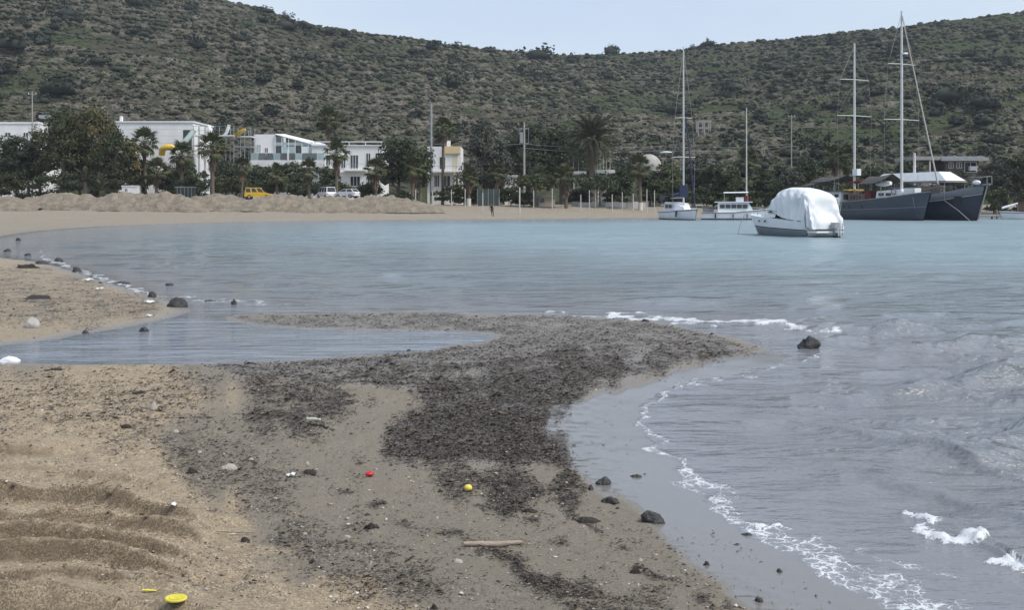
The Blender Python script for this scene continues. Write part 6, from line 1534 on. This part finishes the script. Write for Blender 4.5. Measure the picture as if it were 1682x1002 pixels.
for i, (px, py, w_, h_, lb) in enumerate([(478, 781, 15, 7, 'crumpled white plastic scrap on the dark litter'), (245, 496, 17, 6, 'white scrap near the tip of the left lobe'), (145, 459, 15, 4, 'white scrap on the sea edge of the left lobe'), (165, 474, 12, 6, 'pale scrap on the rim of the left lobe'), (285, 831, 14, 8, 'thin white scrap on the sand bank'), (245, 519, 10, 5, 'pale scrap on the inner left lobe')]):
    x, y, z = on_ground(px, py + h_ * .4); k = mpp(y); rng = np.random.default_rng(900 + i); n = 9
    gx, gy2 = np.meshgrid(np.linspace(-.5, .5, n), np.linspace(-.5, .5, n)); hh_ = (fbm(gx * 4 + i, gy2 * 4, 940 + i, 3)) * h_ * k * 1.3 * (1 - (gx ** 2 + gy2 ** 2))
    o = link('plastic_scrap', np_mesh('plastic_scrap', np.stack([gx * w_ * k * (1 + .3 * gy2), gy2 * w_ * k * .7, np.maximum(hh_, .003)], -1).reshape(-1, 3), grid_faces(n, n), False, [PALEPLAS]), None, (x, y, z + .004), (0, 0, rng.uniform(0, 6)))
    tag(o, lb, 'plastic scrap', G_L)
# coloured things
x, y, z = on_ground(607, 783); k = mpp(y); RED = mat('red_plastic', (.55, .02, .03), .4, (.42, .015, .02), 6)
t = thing('red_toy', 'small red plastic toy lying on the grey sand', 'toy', (x, y, z), .2)
MB().ball((0, 0, .02), (8 * k, 6 * k, 3.4 * k), 12, 6).build('shell', RED, t); MB().tube([(-5 * k, 0, .03), (0, 0, .012 + 5 * k), (6 * k, 0, .03)], 1.2 * k, 6).build('handle', RED, t)
x, y, z = on_ground(769, 806); k = mpp(y); YEL = mat('yellow_float_paint', (.75, .62, .10), .45, (.65, .52, .10), 8)
t = thing('yellow_float', 'small yellow float lying on the dark seagrass', 'float', (x, y, z), 0)
MB().ball((0, 0, 4 * k), (7 * k, 6 * k, 6 * k), 14, 9).build('ball', YEL, t); MB().tube([(-7.2 * k, 0, 4 * k), (7.2 * k, 0, 4 * k)], 1.3 * k, 8).build('axle', WOOD, t)
x, y, z = on_ground(289, 990); k = mpp(y); YLD = mat('yellow_lid_plastic', (.66, .58, .06), .5, (.58, .5, .06), 8)
t = thing('plastic_dish', 'oval bright yellow plastic dish on the sand at the bottom edge', 'dish', (x, y, z + .012), .08)
prof = [(1.0, 0), (1.02, .012), (.98, .03), (.86, .034), (.80, .026), (.01, .026)]
MB().loft([[(18 * k * r * math.cos(a), 12 * k * r * math.sin(a), h_ * .35 + .004 + .005 * math.sin(a)) for a in [2 * math.pi * i / 28 for i in range(28)]] for r, h_ in prof], True, True, True).build('dish', YLD, t)
MB().loft([[(18 * k * r * math.cos(a), 12 * k * r * math.sin(a), h_ * .35 + .004 + .005 * math.sin(a)) for a in [2 * math.pi * i / 28 for i in range(28)]] for r, h_ in [(.60, .027), (.60, .034), (.55, .034), (.55, .027)]], True).build('rim', YLD, t)
def stick(label, a, b, r, m, name='driftwood_stick', bend=.02, up=0):
    A = Vector(on_ground(*a)); B_ = Vector(on_ground(*b)); n = 8; rng = random.Random(int(a[0]))
    pts = []
    for i in range(n + 1):
        q_ = A.lerp(B_, i / n); q_.z = (max(gz(q_.x, q_.y), 0) if name != 'reed' else q_.z + .012) + r * .8 + rng.uniform(0, bend); pts.append(q_ - A)
    z0 = A.z
    o = MB().tube(pts, [r * (.7 + .3 * math.sin(math.pi * i / n) + rng.uniform(-.08, .08)) for i in range(n + 1)], 8).build(name, m, None, loc=A)
    tag(o, label, 'stick', 'sticks washed up on the beach')
stick('straight pale driftwood stick on the grey sand', (762, 899), (858, 897), .022, mat('driftwood', (.42, .34, .26), .85, (.26, .21, .16), 8, .4, 40, stretch=(1, 6, 6)), bend=.006)
stick('short yellowish reed above the yellow dish', (233, 975), (257, 976), .006, YLD, 'reed', .001); stick('thin pale reed across the litter right of the sand banks', (355, 878), (420, 880), .005, WOOD, 'reed', .001)
x, y, z = on_ground(515, 692); k = mpp(y); t = thing('bottle', 'pale greenish bottle lying at the edge of the dark litter', 'bottle', (x, y, z + 3 * k), -.15)
BOT = mat('bottle_plastic', (.45, .48, .36), .25); MB().tube([(-11 * k, 0, 0), (4 * k, 0, 0), (7 * k, 0, 0), (10 * k, 0, 0)], [3.2 * k, 3.2 * k, 1.6 * k, 1.3 * k], 12).build('body', BOT, t); MB().tube([(10 * k, 0, 0), (11.6 * k, 0, 0)], 1.7 * k, 10).build('cap', PALEPLAS, t)
stick('dark stick below the pale bottle', (505, 699), (540, 706), .011, CLUMP)

# loose seagrass litter over the sand: one mass
rng = np.random.default_rng(42)
wgt = (np.maximum(weed - 0.13, 0.008) ** 1.5) * (1 - 0.75 * film) * (GY < 60) * (GZ > 0.004) * (PY < 1060) * (PX > -120) * (PX < 1800)
wgt = wgt.reshape(-1); wgt = wgt / wgt.sum(); n = 170000
idx = rng.choice(wgt.size, n, p=wgt)
X = GX.reshape(-1)[idx]; Y = GY.reshape(-1)[idx]; sp = Y * .0022
X = X + rng.uniform(-1, 1, n) * sp * 1.5; Y2 = Y + rng.uniform(-1, 1, n) * sp * 3.0
Z = GZw.reshape(-1)[idx]
ln = rng.gamma(2.0, .0038, n) * np.clip(Y / 9, .8, 1.5) + .004; wd = ln * rng.uniform(.08, .3, n); a = rng.normal(0, .8, n) + (rng.random(n) < .3) * 1.5
dx, dy = np.cos(a), np.sin(a); lift = ln * np.abs(rng.normal(.10, .28, n)); bend = ln * rng.normal(0, .3, n)
c0 = np.stack([X, Y2, Z + .003], -1); d = np.stack([dx, dy, 0 * dx], -1) * ln[:, None]; s_ = np.stack([-dy, dx, 0 * dx], -1)
tw = np.stack([0 * dx, 0 * dx, wd * rng.normal(0, .8, n)], -1)
v0 = c0 - d - s_ * wd[:, None]; v1 = c0 - d + s_ * wd[:, None] + tw
mid = c0 + s_ * bend[:, None] + np.array([0, 0, 1]) * lift[:, None]; v2 = c0 + d + s_ * wd[:, None] * .6 + np.array([0, 0, 1]) * (lift * rng.uniform(0, .9, n))[:, None]; v3 = mid - s_ * wd[:, None]
V = np.stack([v0, v1, v2, v3], 1).reshape(-1, 3); Fq = np.arange(4 * n).reshape(-1, 4)
W1 = mat('weed_dark', (.046, .042, .039), .7, (.09, .08, .072), 30); W2 = mat('weed_brown', (.105, .085, .066), .8, (.065, .052, .042), 30); W3 = mat('weed_tan', (.24, .18, .12), .9, (.15, .11, .075), 30)
mi = rng.choice([0, 1, 2], n, p=[.46, .36, .18]); 
lit = link('seagrass_litter', np_mesh('seagrass_litter', V, Fq, False, [W1, W2, W3], midx=mi)); tag(lit, 'loose dark strands of dead seagrass strewn over the sand', 'seaweed', kind='stuff')
# gravel and broken shell
wg = ((GDN > .4) * (GY < 22) * (PY < 1060) * (1 - film) * (.3 + weed + .5 * (1 - greyz))).reshape(-1); wg = wg / wg.sum(); n = 5200
idx = rng.choice(wg.size, n, p=wg); X = GX.reshape(-1)[idx] + rng.normal(0, .02, n); Y = GY.reshape(-1)[idx] + rng.normal(0, .02, n); Z = GZw.reshape(-1)[idx]
r = rng.gamma(2.2, .0019, n) + .002; V, Fc = ICO1
VV = V[None] * rng.uniform(.6, 1.3, (n, len(V), 1)) * (r[:, None] * np.array([1.2, 1, .6]))[:, None, :] + np.stack([X, Y, Z + .002], -1)[:, None, :]
FF = (Fc[None] + (np.arange(n) * len(V))[:, None, None]).reshape(-1, 3); mi = np.repeat(rng.choice([0, 1, 2], n, p=[.42, .14, .44]), len(Fc))
gr = link('gravel', np_mesh('gravel', VV.reshape(-1, 3), FF, False, [STONE, mat('gravel_white', (.62, .58, .52), .8), mat('gravel_brown', (.15, .11, .08), .85)], midx=mi)); tag(gr, 'small gravel and broken shell scattered over the beach', 'gravel', kind='stuff')


# ---------------------------------------------------------------- thin sea air over the whole bay
hz_m = bpy.data.materials.new('sea_air'); hz_m.use_nodes = True
hz_m.node_tree.nodes.clear()
N = NT(hz_m); ho = N.new('ShaderNodeOutputMaterial'); pv = N.new('ShaderNodeVolumePrincipled')
pv.inputs['Color'].default_value = (0.86, 0.91, 1.0, 1); pv.inputs['Density'].default_value = 0.00014; pv.inputs['Anisotropy'].default_value = 0.2
hz_m.node_tree.links.new(pv.outputs[0], ho.inputs['Volume'])
haze = MB().box(-900, 900, -60, 1100, -4.0, 190).build('haze', hz_m)
tag(haze, 'thin pale sea air', 'haze', kind='stuff')
